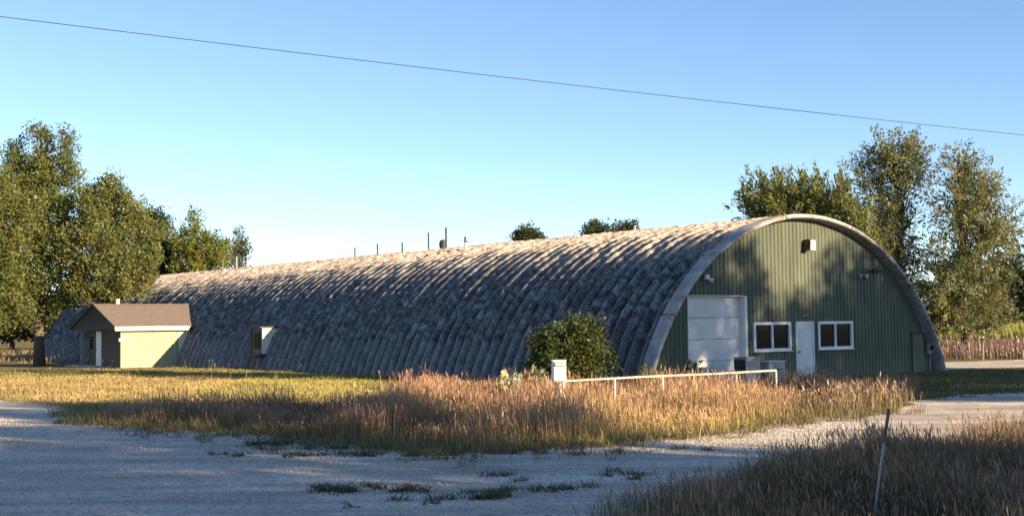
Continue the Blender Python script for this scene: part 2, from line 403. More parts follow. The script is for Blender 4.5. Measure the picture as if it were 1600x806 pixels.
# ------------------------------------------------------------------ grass
def blades(P, hmin, hmax, width, lean, root, tip, seed, head=0.0, headc=None, headw=1.8, wind=(-0.25, 0.05), var=0.25, hmod=None):
    r_ = np.random.default_rng(seed); n = len(P)
    h = r_.uniform(hmin, hmax, n)
    if LAST_H is not None and len(LAST_H) == n: h = h * LAST_H
    w = width * r_.uniform(0.6, 1.4, n)
    a = r_.uniform(0, math.pi, n); ux, uy = np.cos(a) * w, np.sin(a) * w
    L = r_.normal(0, lean, (n, 2)) + np.array(wind) * lean; L *= h[:, None]
    z0 = np.full(n, -0.01)
    b0 = np.stack([P[:, 0] - ux, P[:, 1] - uy, z0], -1); b1 = np.stack([P[:, 0] + ux, P[:, 1] + uy, z0], -1)
    mx, my = P[:, 0] + L[:, 0] * 0.35, P[:, 1] + L[:, 1] * 0.35
    m0 = np.stack([mx - ux * .8, my - uy * .8, h * 0.55], -1); m1 = np.stack([mx + ux * .8, my + uy * .8, h * 0.55], -1)
    tp = np.stack([P[:, 0] + L[:, 0], P[:, 1] + L[:, 1], h], -1)
    V = np.stack([b0, b1, m0, m1, tp], 1)
    T = np.array([(0, 1, 3), (0, 3, 2), (2, 3, 4)])
    Fc = (T[None] + (np.arange(n) * 5)[:, None, None]).reshape(-1, 3)
    root, tip = np.array(root), np.array(tip)
    br = r_.uniform(1 - var, 1 + var, (n, 1)) * (1 + 0.2 * np.sin(P[:, :1] * 0.9 + 2.2 * np.sin(P[:, 1:2] * 0.55)) * np.cos(P[:, 1:2] * 0.8 + 1.5 * np.sin(P[:, :1] * 0.4))); hue = r_.normal(0, 0.06, (n, 3))
    cr_, ct = np.clip(root * br * (1 + hue), 0, 1), np.clip(tip * br * (1 + hue), 0, 1)
    cm = 0.5 * (cr_ + ct)
    C = np.stack([cr_, cr_, cm, cm, ct], 1)
    Vs, Fs, Cs = [V.reshape(-1, 3)], [Fc], [C.reshape(-1, 3)]
    if head > 0:
        k = np.where(r_.random(n) < head)[0]; q = len(k); hw = width * headw
        tpk = tp[k]; mk = 0.5 * (m0[k] + m1[k]); d = tpk - mk
        lo = mk + d * r_.uniform(0.35, 0.6, (q, 1)); hi = tpk + d * 0.06
        mid = 0.45 * lo + 0.55 * hi; ha = r_.uniform(0, math.pi, q); off = np.stack([np.cos(ha) * hw, np.sin(ha) * hw, np.zeros(q)], -1)
        V2 = np.stack([lo, mid - off, mid + off, hi], 1); T2 = np.array([(0, 2, 1), (1, 2, 3)])
        F2 = (T2[None] + (np.arange(q) * 4)[:, None, None]).reshape(-1, 3) + n * 5
        hc = np.array(headc) * r_.uniform(0.7, 1.3, (q, 1)) * (1 + r_.normal(0, 0.07, (q, 3)))
        Vs.append(V2.reshape(-1, 3)); Fs.append(F2); Cs.append(np.repeat(np.clip(hc, 0, 1), 4, 0))
    return np.concatenate(Vs), np.concatenate(Fs), np.concatenate(Cs)
def grass_obj(name, label, parts):
    off = 0; V, Fc, C = [], [], []
    for v, f, c in parts:
        V.append(v); Fc.append(f + off); C.append(c); off += len(v)
    o = link_mesh(name, np_mesh(name, np.concatenate(V), np.concatenate(Fc), np.concatenate(C)), MT['grass'])
    return tag(o, label, 'grass', kind='stuff')
def gp(pxs): return [gnd(*p)[:2] for p in pxs]

STRAW_R, STRAW_T = (0.22, 0.19, 0.065), (0.40, 0.275, 0.15)
RED_T, RED_H = (0.36, 0.20, 0.12), (0.44, 0.25, 0.165)
GREEN_R, GREEN_T = (0.07, 0.105, 0.022), (0.14, 0.165, 0.04)

# the tall stand of reddish bunch grass around the drop box and pipe rail
p_left = gp([(150, 664), (280, 669), (410, 673), (520, 690), (600, 690), (640, 660), (600, 640), (420, 640), (250, 642), (170, 650)])
p_mid = gp([(520, 690), (640, 704), (760, 704), (860, 697), (900, 680), (900, 640), (840, 618), (700, 614), (620, 622), (600, 650)])
p_rail = gp([(870, 694), (960, 687), (1080, 678), (1180, 664), (1240, 650), (1240, 628), (1100, 618), (960, 620), (870, 632)])
p_back = gp([(640, 614), (860, 622), (1000, 618), (1180, 616), (1190, 608), (1000, 604), (800, 602), (660, 604)])
p_door = gp([(1190, 660), (1260, 652), (1390, 640), (1435, 622), (1400, 606), (1290, 603), (1190, 610)])
grass_obj('tall_dry_grass', 'tall reddish dry bunch grass around the white drop box and pipe rail', [
    blades(sample(p_left, 13000, 21, 14, 0.16), 0.30, 0.66, 0.0062, 0.16, (0.13, 0.13, 0.045), RED_T, 31, 0.32, RED_H),
    blades(sample(p_mid, 16000, 22, 14, 0.16), 0.32, 0.80, 0.0062, 0.14, (0.16, 0.15, 0.05), RED_T, 32, 0.32, RED_H),
    blades(sample(p_rail, 20000, 23, 14, 0.15), 0.30, 0.84, 0.0060, 0.14, (0.30, 0.26, 0.07), (0.46, 0.29, 0.16), 33, 0.30, RED_H),
    blades(sample(p_rail, 9000, 28, 12, 0.15), 0.15, 0.40, 0.0070, 0.35, (0.26, 0.24, 0.06), (0.50, 0.40, 0.15), 38),
    blades(sample(p_back, 9000, 24, 12, 0.2), 0.2, 0.55, 0.009, 0.16, STRAW_R, RED_T, 34, 0.45, RED_H),
    blades(sample(p_door, 9000, 25, 12, 0.2), 0.18, 0.68, 0.0085, 0.18, (0.13, 0.12, 0.05), (0.30, 0.20, 0.12), 35, 0.4, (0.34, 0.22, 0.15)),
])
# foreground stand at lower right
p_fg = gp([(1950, 640), (1600, 684), (1400, 708), (1200, 744), (1060, 792), (1000, 870), (990, 1000), (2000, 1000)])
p_fg2 = gp([(1250, 735), (1060, 790), (985, 860), (900, 860), (960, 800), (1060, 765)])
grass_obj('foreground_grass', 'thick brown seeding grass filling the lower right foreground', [
    blades(sample(p_fg, 52000, 41, 16, 0.13), 0.28, 0.62, 0.0042, 0.17, (0.075, 0.082, 0.030), (0.26, 0.175, 0.11), 42, 0.45, (0.34, 0.215, 0.14)),
    blades(sample(p_fg, 16000, 43, 10, 0.12), 0.12, 0.32, 0.0045, 0.4, (0.07, 0.085, 0.028), (0.17, 0.15, 0.07), 44),
    blades(sample(p_fg2, 1500, 45, 10, 0.12), 0.10, 0.42, 0.004, 0.22, (0.08, 0.09, 0.03), (0.22, 0.16, 0.10), 46, 0.3, (0.3, 0.2, 0.14)),
])
# lawn and straw strip left of the hut
p_lawn = gp([(-150, 616), (0, 622), (90, 629), (140, 645), (300, 640), (600, 640), (700, 618), (1000, 606), (720, 593), (520, 585), (365, 578), (270, 576), (100, 580), (-150, 590)])
p_green = gp([(300, 618), (480, 632), (680, 612), (700, 600), (560, 592), (400, 592)])
p_strip = gp([(-100, 578), (180, 580), (290, 574), (420, 580), (560, 587), (740, 596), (900, 602), (900, 606), (700, 604), (500, 594), (300, 588), (-100, 590)])
p_right = gp([(1360, 600), (1420, 615), (1650, 606), (1800, 598), (1800, 574), (1600, 577), (1480, 580), (1400, 590)])
grass_obj('lawn_grass', 'short straw and green lawn grass beside the long hut', [
    blades(sample(p_lawn, 80000, 51, 10, 0.25), 0.05, 0.18, 0.012, 0.55, (0.26, 0.21, 0.08), (0.52, 0.38, 0.16), 52),
    blades(sample(p_green, 15000, 53, 12, 0.2), 0.05, 0.22, 0.012, 0.5, (0.17, 0.19, 0.035), (0.42, 0.39, 0.10), 54),
    blades(sample(p_strip, 42000, 55, 10, 0.3), 0.05, 0.18, 0.014, 0.5, GREEN_R, GREEN_T, 56),
    blades(sample(p_lawn, 300, 57), 0.3, 0.65, 0.008, 0.2, STRAW_R, STRAW_T, 58, 0.5, RED_H),
    blades(sample(p_right, 12000, 59, 10, 0.2), 0.03, 0.16, 0.012, 0.5, (0.09, 0.10, 0.03), (0.19, 0.18, 0.07), 60),
])
# weed tufts growing through the gravel
def patch(px, py, rx, ry, n, seed):
    c = gnd(px, py)[:2]; r_ = np.random.default_rng(seed)
    k = max(3, n // 40); cc = c + r_.normal(0, 1, (k, 2)) * np.array([rx, ry]) * 0.5
    return cc[r_.integers(0, k, n)] + r_.normal(0, 0.07, (n, 2))
wp = np.concatenate([patch(*a) for a in ((430, 695, 1.0, .5, 500, 1), (470, 712, .7, .25, 260, 2), (560, 700, 1.6, .5, 500, 3), (690, 712, 1.4, .35, 380, 4), (540, 765, .75, .3, 420, 5),
    (610, 770, .5, .3, 200, 6), (770, 778, .7, .22, 420, 7), (820, 768, .35, .3, 260, 8), (690, 770, .6, .5, 130, 9), (900, 765, .5, .5, 160, 10), (960, 742, .6, .6, 200, 11), (330, 712, .6, .3, 120, 12),
    (720, 745, .9, .4, 120, 13), (640, 785, .8, .3, 110, 14), (880, 690, 1.2, .3, 300, 15), (1000, 705, 1.2, .4, 110, 16), (180, 661, 1.2, .4, 320, 17), (300, 672, 2.0, .3, 360, 18))])
grass_obj('gravel_weeds', 'low dark weed tufts growing through the gravel lot', [
    blades(wp, 0.02, 0.11, 0.007, 1.0, (0.05, 0.052, 0.024), (0.14, 0.12, 0.06), 61)])
# ragged straw fringe where the grass runs out into the gravel
def fringe(pxs, n, inset, spread, seed):
    r_ = np.random.default_rng(seed); P = np.array(gp(pxs)); sg = np.diff(P, axis=0); ln = np.linalg.norm(sg, axis=1); k = r_.choice(len(sg), n // 14, p=ln / ln.sum())
    c = P[k] + sg[k] * r_.random((len(k), 1)); nrm = np.stack([-sg[k, 1], sg[k, 0]], -1) / ln[k, None]
    c = c + nrm * (inset + r_.normal(0, spread, (len(k), 1))); q = r_.integers(0, len(c), n)
    global LAST_H
    LAST_H = r_.uniform(0.3, 1.2, len(c))[q]
    return c[q] + r_.normal(0, 0.09, (n, 2))
grass_obj('grass_fringe', 'ragged low straw fringe along the gravel edge', [
    blades(fringe(LOT_PX[3:16], 11000, -0.05, 0.38, 81), 0.06, 0.34, 0.0065, 0.45, (0.12, 0.11, 0.045), (0.30, 0.24, 0.11), 82),
    blades(fringe(LOT_PX[:5], 2500, 0.0, 0.3, 83), 0.04, 0.16, 0.007, 0.6, (0.12, 0.11, 0.045), (0.32, 0.25, 0.11), 84),
    blades(fringe([(1440, 624), (1600, 609), (1900, 600)], 3000, 0.0, 0.4, 85), 0.05, 0.2, 0.008, 0.6, (0.09, 0.10, 0.03), (0.24, 0.20, 0.09), 86),
    blades(fringe(LOT_PX[5:12], 3000, -0.9, 0.5, 87), 0.03, 0.14, 0.007, 0.9, (0.09, 0.085, 0.035), (0.26, 0.21, 0.10), 88)])

# far brown field and crop to the right, rough field at far left
p_field = [(22.5, 66), (70, 62), (90, 92), (30, 96), (23.5, 80)]
p_farl = [(-60, 80), (-27, 84), (-40, 130), (-80, 130)]
grass_obj('brown_field_grass', 'purplish brown tall field grass beyond the hut at right', [
    blades(sample(p_field, 26000, 71, 8, 0.4), 0.5, 1.1, 0.022, 0.15, (0.11, 0.085, 0.05), (0.20, 0.125, 0.108), 72, 0.4, (0.23, 0.145, 0.13)),
])
grass_obj('straw_field_grass', 'straw coloured field grass beyond the left trees', [
    blades(sample(p_farl, 9000, 73, 8, 0.4), 0.25, 0.6, 0.025, 0.2, STRAW_R, (0.40, 0.26, 0.14), 74)])
p_crop = [(34, 130), (150, 118), (170, 165), (60, 170)]
o = grass_obj('crop_field', 'yellow green strip of tall crop before the far dark trees', [
    blades(sample(p_crop, 24000, 75, 5, 0.3), 1.3, 2.1, 0.06, 0.25, (0.14, 0.16, 0.03), (0.33, 0.32, 0.06), 76)])
o['category'] = 'crop'

# ------------------------------------------------------------------ the long arched hut
RZ = -HUT_AZ
hut = empty('quonset_hut', (HUT_X, HUT_Y, 0), RZ)
tag(hut, 'long arched corrugated metal hut with green front wall and white doors', 'hut')
PITCH_R, HUT_LEN, DEPTH = 0.61, 62.0, 0.17
TH0 = math.asin((0.0 - Z_CEN - 0.06) / R_ARC)                     # arch angle where it meets the ground
TH_SEAM = math.asin((1.50 - Z_CEN) / R_ARC)
def arch_mesh(name, th_a, th_b, nseg, seed, lift=0.0):
    """one corrugation: crest and half troughs, running from angle th_a to th_b; local x = across, y = along, z = up"""
    r_ = random.Random(seed)
    prof = [(-0.315, 0.0), (-0.185, 0.0), (-0.158, 0.16), (-0.118, 0.285), (-0.062, 0.352), (0.0, 0.37), (0.062, 0.352), (0.118, 0.285), (0.158, 0.16), (0.185, 0.0), (0.315, -0.004)]
    V, Fc = [], []
    dent = [0.0] * (nseg + 1); sway = [0.0] * (nseg + 1)
    for i in range(nseg + 1):
        dent[i] = r_.gauss(0, 0.012); sway[i] = r_.gauss(0, 0.006)
    for _ in range(max(1, nseg // 14)):
        k = r_.randrange(nseg + 1); d = -r_.uniform(0.02, 0.05)
        for j in (-2, -1, 0, 1, 2):
            if 0 <= k + j <= nseg: dent[k + j] += d * (1 - abs(j) / 3)
    for i in range(nseg + 1):
        th = th_a + (th_b - th_a) * i / nseg
        for q, (y, d) in enumerate(prof):
            crest = max(0.0, d / 0.37)
            rr = R_ARC - 0.37 + d + lift + dent[i] * crest + (0.010 if i % 2 else -0.010) * crest
            V.append((-math.cos(th) * rr, y + sway[i] * (1 if 0 < q < 10 else 0), Z_CEN + math.sin(th) * rr))
    k = len(prof)
    for i in range(nseg):
        for q in range(k - 1):
            Fc.append((i * k + q, i * k + q + 1, (i + 1) * k + q + 1, (i + 1) * k + q))
    me = bpy.data.meshes.new(name); me.from_pydata(V, [], Fc); me.update()
    if me.polygons[len(me.polygons) // 2].normal.z < 0 : me.flip_normals()
    smooth(me)
    return me
arch_vars = [arch_mesh('arch_panel', TH_SEAM, math.pi - TH0, 84, 100 + i, 0.012) for i in range(8)]
base_vars = [arch_mesh('base_panel', TH0, TH_SEAM + 0.012, 10, 200 + i, 0.0) for i in range(6)]
NR = int(HUT_LEN / PITCH_R)
DORM_S = (27.2, 28.4)
for i in range(NR):
    y = 0.0 + PITCH_R * (i + 0.5)
    jr = random.gauss(0, 0.006)
    link_mesh('arch_panel', arch_vars[random.randrange(8)], MT['roof'], hut, (jr, y + random.gauss(0, 0.008), random.gauss(0, 0.006)))
    link_mesh('base_panel', base_vars[random.randrange(6)], MT['roof_base'], hut, (jr, y + random.gauss(0, 0.012), 0))

# smooth end arch: rounded lip, overhanging the front wall, in bent lengths
LIP = [(0.06, 0.03), (-0.36, 0.03), (-0.45, 0.0), (-0.48, -0.05), (-0.465, -0.10), (-0.40, -0.135), (-0.2, -0.16), (0.10, -0.16)]
cuts = [TH0, 0.62, 0.98, 1.42, 1.86, 2.30, 2.62, math.pi - TH0]
for ci in range(len(cuts) - 1):
    th_a, th_b = cuts[ci], cuts[ci + 1] - 0.006
    ns = max(4, int((th_b - th_a) / 0.05)); V, Fc = [], []
    dr = random.gauss(0, 0.014); dsy = random.gauss(0, 0.01)
    for i in range(ns + 1):
        th = th_a + (th_b - th_a) * i / ns; wv = random.gauss(0, 0.004)
        for (y, d) in LIP:
            rr = R_ARC + d + dr + wv
            V.append((-math.cos(th) * rr, y + dsy, Z_CEN + math.sin(th) * rr))
    k = len(LIP)
    for i in range(ns):
        for q in range(k - 1): Fc.append((i*k+q, (i+1)*k+q, (i+1)*k+q+1, i*k+q+1))
    b = MB(); b.v, b.f = V, Fc
    b.build('end_arch', MT['trim'], hut, smoothed=True)

# front wall: ribbed green sheets cut round the openings
GAR = (-5.94, -3.12, -0.05, 2.954)       # x0 x1 z0 z1 of the openings
DOOR = (-0.45, 0.546, 0.0, 2.03)
WINS = ((-2.67, -0.76, 1.01, 2.038), (0.82, 2.77, 1.01, 2.038))
OPEN = [GAR, DOOR] + list(WINS)
def arch_z(x, r=R_ARC - 0.14): return Z_CEN + math.sqrt(max(0.0, r * r - x * x))
HW = math.sqrt((R_ARC - 0.14) ** 2 - Z_CEN ** 2)
def rib_profile(x):
    u = (x + 50.0) % 0.203
    if u < 0.035: return -0.030 * (u / 0.035)
    if u < 0.075: return -0.030
    if u < 0.110: return -0.030 * (0.110 - u) / 0.035
    return 0.0
edges = [-HW + 0.001]
x = -50.0
while x < HW:
    for d in (0.0, 0.035, 0.075, 0.110):
        if -HW < x + d < HW: edges.append(x + d)
    x += 0.203
for o_ in OPEN: edges += [o_[0], o_[1]]
edges = sorted(set(round(e_, 4) for e_ in edges)) + [HW - 0.001]
pan_w = 0.915; npan = int(math.ceil(2 * HW / pan_w))
pan_geo = [MB() for _ in range(npan)]
for i in range(len(edges) - 1):
    xa, xb = edges[i], edges[i + 1]
    if xb - xa < 1e-4: continue
    xm = 0.5 * (xa + xb); P_ = pan_geo[min(npan - 1, int((xm + HW) / pan_w))]
    ints = [(-0.05, None)]
    for (x0, x1, z0, z1) in OPEN:
        if x0 - 1e-4 < xm < x1 + 1e-4:
            ints = [(-0.05, z0), (z1, None)] if z0 > 0.02 else [(z1, None)]
    for (za, zb) in ints:
        n0 = len(P_.v); ya, yb = rib_profile(xa), rib_profile(xb - 1e-6)
        P_.v += [(xa, ya, za), (xb, yb, za), (xb, yb, arch_z(xb) if zb is None else zb), (xa, ya, arch_z(xa) if zb is None else zb)]
        P_.f.append((n0, n0 + 1, n0 + 2, n0 + 3))
for i, P_ in enumerate(pan_geo):
    if P_.f: P_.build('siding_panel', MT['siding'], hut, loc=(0, random.uniform(-0.003, 0.003), 0))
# rear wall (never seen from the front)
b = MB(); pts = [(-HW, HUT_LEN + 0.3, -0.05)] + [(x_, HUT_LEN + 0.3, arch_z(x_)) for x_ in np.linspace(-HW, HW, 24)] + [(HW, HUT_LEN + 0.3, -0.05)]
b.poly_prism(pts, (0, 0.06, 0)); b.build('rear_wall', MT['siding'], hut)

# overhead door, recessed, five wide panels
gd = empty('garage_door', (0, 0, 0)); gd.parent = hut
x0, x1, z0, z1 = GAR; nP = 4; ph = (z1 - 0.0) / nP
for k in range(nP):
    b = MB().box(((x0 + x1) / 2, 0.21, ph * (k + 0.5)), (x1 - x0 - 0.06, 0.045, ph - 0.014))
    b.build('door_panel', MT['doorw'], gd, bevel=0.006)
for (xx, w_) in ((x0 + 0.012, 0.03), (x1 - 0.012, 0.03)):
    MB().box((xx, 0.10, z1 / 2), (w_, 0.30, z1)).build('door_jamb', MT['white'], gd)
MB().box(((x0 + x1) / 2, 0.10, z1 + 0.012), (x1 - x0, 0.30, 0.024)).build('door_head', MT['white'], gd)
MB().box((x1 + 0.05, -0.05, z1 / 2), (0.10, 0.03, z1)).build('door_trim', MT['white'], gd)
MB().box(((x0 + x1) / 2, 0.175, 0.35), (0.30, 0.03, 0.03)).build('handle', MT['dark'], gd)

# entry door
ed = empty('entry_door', (0, 0, 0)); ed.parent = hut
x0, x1, z0, z1 = DOOR
MB().box(((x0 + x1) / 2, -0.012, z1 / 2), (x1 - x0 - 0.09, 0.05, z1 - 0.05)).build('door_leaf', MT['doorw'], ed, bevel=0.004)
for xx in (x0 + 0.02, x1 - 0.02): MB().box((xx, -0.02, z1 / 2), (0.045, 0.10, z1)).build('door_frame', MT['white'], ed)
MB().box(((x0 + x1) / 2, -0.02, z1 - 0.005), (x1 - x0 + 0.005, 0.098, 0.045)).build('door_frame', MT['white'], ed)
MB().tube([(x0 + 0.13, -0.04, 0.95), (x0 + 0.13, -0.09, 0.95), (x0 + 0.13, -0.13, 0.95)], [0.035, 0.02, 0.034], 10).build('door_knob', MT['dark'], ed)
MB().box((0.05, 0.0, 0.03), (1.2, 0.7, 0.10)).build('door_step', MT['concrete'], ed)

for (x0, x1, z0, z1) in WINS:
    w = empty('window', (0, 0, 0)); w.parent = hut
    xc, zc_ = (x0 + x1) / 2, (z0 + z1) / 2; t = 0.095
    fr = empty('frame', (0, 0, 0)); fr.parent = w
    fm = MB()
    fm.box((xc, -0.035, z1 - t / 2), (x1 - x0 + 0.06, 0.09, t)).box((xc, -0.035, z0 + t / 2), (x1 - x0 + 0.06, 0.09, t))
    fm.box((x0 + t / 2 - 0.03, -0.034, zc_), (t, 0.088, z1 - z0 - 2 * t)).box((x1 - t / 2 + 0.03, -0.034, zc_), (t, 0.088, z1 - z0 - 2 * t))
    bpy.data.objects.remove(fr)
    fm.build('window_frame', MT['white'], w)
    MB().box((xc, -0.03, zc_), (0.075, 0.07, z1 - z0 - 2 * t)).build('mullion', MT['white'], w)
    for sgn in (-1, 1):
        xl = xc + sgn * ((x1 - x0) / 4); MB().box((xl, 0.012, zc_), ((x1 - x0) / 2 - 0.08, 0.012, z1 - z0 - 2 * t + 0.01)).build('pane', MT['glass'], w)
    MB().box((xc, -0.06, z0 - 0.012), (x1 - x0 + 0.12, 0.13, 0.024)).build('sill', MT['white'], w)

def face_xz(px, py):
    """point on the front wall plane seen at a pixel, as hut-local (x, z)"""
    d = ray(px, py); o_ = np.array([0, 0, CAM_H]); c = np.array([HUT_X, HUT_Y, 0])
    t = ((c - o_) @ A_DIR) / (d @ A_DIR); p = o_ + d * t - c
    return float(p @ E_DIR), float(p[2])
# box lamp near the top
lx, lz = face_xz(1257, 383)
bl = empty('box_lamp', (lx, 0, lz)); bl.parent = hut
MB().box((0, -0.20, 0.0), (0.30, 0.34, 0.40), taper=0.8).build('lamp_housing', MT['brown'], bl, bevel=0.012)
MB().box((0.01, -0.385, -0.02), (0.29, 0.03, 0.36), taper=0.85).build('lamp_lens', MT['white'], bl, bevel=0.01)
# twin floodlight at left
lx, lz = face_xz(1101, 434)
fl = empty('floodlight', (lx, 0, lz)); fl.parent = hut
MB().box((0, -0.02, 0.0), (0.12, 0.05, 0.12)).build('mount', MT['white'], fl, bevel=0.008)
MB().tube([(-0.02, -0.05, 0.02), (-0.05, -0.14, 0.04), (-0.07, -0.22, 0.03)], [0.03, 0.06, 0.085], 10).build('lamp_head', MT['white'], fl, smoothed=False)
MB().tube([(0.04, -0.05, -0.02), (0.14, -0.15, -0.07), (0.21, -0.22, -0.11)], [0.03, 0.06, 0.085], 10).build('lamp_head', MT['white'], fl, smoothed=False)
# floodlight and dark yard lamp at right
lx, lz = face_xz(1345, 432)
fl = empty('floodlight', (lx, 0, lz)); fl.parent = hut
MB().box((0, -0.02, 0.0), (0.13, 0.05, 0.13)).build('mount', MT['white'], fl, bevel=0.008)
MB().tube([(0.0, -0.05, 0.0), (-0.06, -0.15, -0.03), (-0.09, -0.22, -0.05)], [0.03, 0.06, 0.085], 10).build('lamp_head', MT['dark'], fl)
MB().tube([(0.03, -0.05, 0.0), (0.10, -0.15, 0.01), (0.14, -0.22, 0.0)], [0.03, 0.06, 0.085], 10).build('lamp_head', MT['white'], fl)
lx, lz = face_xz(1362, 424)
yl = empty('yard_lamp', (lx, 0, lz)); yl.parent = hut
MB().tube([(0, -0.0, -0.02), (0, -0.18, 0.03), (0, -0.30, 0.04)], 0.025, 8).build('bracket', MT['dark'], yl)
MB().tube([(-0.34, -0.32, -0.02), (-0.22, -0.32, 0.03), (0.0, -0.32, 0.05), (0.2, -0.32, 0.05), (0.32, -0.32, 0.04)], [0.06, 0.10, 0.10, 0.07, 0.04], 10).build('lamp_head', MT['dark'], yl)
# small lamp over the entry door
lx, lz = face_xz(1256, 493)
sl = empty('door_lamp', (lx, 0, lz)); sl.parent = hut
MB().box((0, -0.03, 0), (0.16, 0.06, 0.10)).build('mount', MT['grey'], sl, bevel=0.006)
MB().tube([(0.0, -0.06, 0.0), (0.08, -0.13, 0.02)], [0.03, 0.05], 8).build('lamp_head', MT['grey'], sl)
# bracket hanging on the end arch
th = math.pi - 0.79
MB().box((-math.cos(th) * (R_ARC - 0.1), -0.50, Z_CEN + math.sin(th) * (R_ARC - 0.1)), (0.30, 0.05, 0.16), 0.1).build('lip_bracket', MT['brown'], hut)
# electric meter and conduit at right
mx, mz = face_xz(1449, 545)
me_ = empty('electric_meter', (mx, 0, mz)); me_.parent = hut
MB().box((0, -0.10, 0), (0.26, 0.14, 0.40)).build('meter_box', MT['grey'], me_, bevel=0.01)
MB().tube([(0, -0.17, 0.05), (0, -0.25, 0.05)], [0.085, 0.07], 12).build('meter_glass', MT['glass'], me_)
MB().tube([(0.0, -0.08, 0.2), (0.0, -0.08, 0.9), (-0.5, -0.08, 1.02)], 0.025, 8).build('conduit', MT['grey'], me_)
MB().tube([(0.03, -0.08, -0.2), (0.03, -0.08, -mz)], 0.03, 8).build('conduit', MT['grey'], me_)
hx, hz = face_xz(1432, 545)
MB().box((hx, -0.05, 0.75), (0.72, 0.08, 1.5)).build('low_hatch', MT['siding'], hut, bevel=0.006)
MB().box((hx, -0.075, 1.54), (0.80, 0.13, 0.05)).build('hatch_cap', MT['dkgreen'], hut)

# dormer in the left flank
da, db_ = DORM_S
rface, rin = -7.98, -6.6
dm = empty('dormer', (0, 0, 0)); dm.parent = hut
for s_, mt in ((da, MT['cream']), (db_, MT['brown'])):
    MB().box(((rface + rin) / 2, s_, 1.42), (rin - rface, 0.05, 1.26)).build('dormer_cheek', mt, dm)
MB().box(((rface + rin) / 2 - 0.08, (da + db_) / 2, 2.10), (rin - rface + 0.2, db_ - da + 0.22, 0.06)).build('dormer_roof', MT['brown'], dm)
MB().box((rface + 0.05, (da + db_) / 2, 1.42), (0.04, db_ - da - 0.06, 1.24)).build('dormer_board', MT['dark'], dm)
MB().box((rface + 0.015, (da + db_) / 2, 1.45), (0.03, 0.62, 0.80)).build('pane', MT['glass'], dm)
MB().box((rface - 0.05, (da + db_) / 2, 0.76), (0.40, db_ - da + 0.3, 0.06)).build('dormer_sill', MT['dark'], dm)

# vent pipes standing on the ridge
def on_sil(px):
    """hut-local s of the ridge at this pixel column"""
    best = None
    for s_ in np.arange(0.5, 62, 0.1):
        p = hut_pt(s_, -0.5, R_ARC + Z_CEN); X, Y, Z = p[0], p[1], p[2] - CAM_H
        Dp = Y * cp + Z * sp; Up = -Y * sp + Z * cp; xx = 800 + F_PX * X / Dp * cr - F_PX * Up / Dp * sr
        if best is None or abs(xx - px) < best[0]: best = (abs(xx - px), s_)
    return best[1]
RTOP = R_ARC + Z_CEN
def vent(px, h_, rad, mat, r=0.25, flash=True, name='vent_pipe'):
    s_ = on_sil(px); z = Z_CEN + math.sqrt((R_ARC - 0.02) ** 2 - r * r)
    v_ = empty(name, (r, s_, z)); v_.parent = hut
    MB().tube([(0, 0, -0.25), (0, 0, h_)], rad, 8).build('pipe', mat, v_)
    if flash: MB().box((0, 0, 0.03), (0.5, 1.0, 0.14), taper=0.45).build('flashing', MT['brown'], v_)
    return v_
for (px, h_, rad) in ((536, .62, .04), (572, .68, .045), (610, .62, .045), (650, .98, .045), (711, .34, .06)):
    vent(px, h_, rad, MT['dark'])
v_ = vent(678, 1.15, 0.05, MT['dark'])
MB().tube([(-0.12, 0.1, 0.02), (-0.12, 0.1, 0.12), (-0.12, 0.1, 0.34), (-0.12, 0.1, 0.48), (-0.12, 0.1, 0.53)], [0.14, 0.19, 0.21, 0.15, 0.03], 12).build('vent_cowl', MT['dark'], v_)
v_ = vent(771, 0.28, 0.075, MT['cream'], r=-2.1, flash=False)
MB().tube([(0, 0.05, 0.26), (0, 0.05, 0.55)], 0.05, 8).build('pipe_cap', MT['dark'], v_)
v_ = vent(384, 0.75, 0.10, MT['cream'], r=-1.2, flash=False)
MB().tube([(0, -0.3, -0.3), (0, -0.3, 0.95)], 0.06, 8).build('pipe', MT['dark'], v_)
vent(900, 0.22, 0.05, MT['cream'], r=-0.5, flash=False); vent(1000, 0.2, 0.05, MT['grey'], r=-0.8, flash=False)

# ------------------------------------------------------------------ small block building joined to the left flank
SS, SR = 37.5, -11.2                    # hut coordinates of its lit corner
shed = empty('block_shed', hut_pt(SS, SR, 0), RZ)
tag(shed, 'small pale green block shed with brown gabled roof against the hut', 'shed')
# local frame: x towards the hut, y along the hut away from the camera; lit wall at y=0, shaded front at x=0
WALL_H, LW = 2.05, 3.30
bw, bh = 0.40, 0.20
blk = MB().box((0, 0, 0), (bw - 0.012, 0.06, bh - 0.012)).mesh('block', 0.006); blk.materials.append(MT['block'])
half = MB().box((0, 0, 0), (bw / 2 - 0.012, 0.06, bh - 0.012)).mesh('half_block', 0.006); half.materials.append(MT['block'])
sw = empty('block_wall', (0, 0, 0)); sw.parent = shed
MB().box((LW / 2 + 0.01, 0.06, WALL_H / 2), (LW, 0.10, WALL_H)).build('mortar_bed', MT['mortar'], sw)
nrow = int(WALL_H / bh)
for rrow in range(nrow):
    z = bh * (rrow + 0.5); xo = 0.0 if rrow % 2 == 0 else bw / 2
    if xo: link_mesh('block', half, None, sw, (bw / 4, -0.002, z))
    x = xo
    while x + bw <= LW + 0.01:
        link_mesh('block', blk, None, sw, (x + bw / 2, random.uniform(-0.004, 0.002), z)); x += bw
    if LW - x > bw / 2 - 0.02: link_mesh('block', half, None, sw, (x + bw / 4, -0.001, z))
# infill board where the wall meets the curved flank
MB().poly_prism([(LW + 0.01, 0.02, 0.0), (LW + 0.40, 0.02, 0.0), (LW + 0.95, 0.02, WALL_H), (LW + 0.01, 0.02, WALL_H)], (0, 0.05, 0)).build('infill_board', MT['cream'], shed)
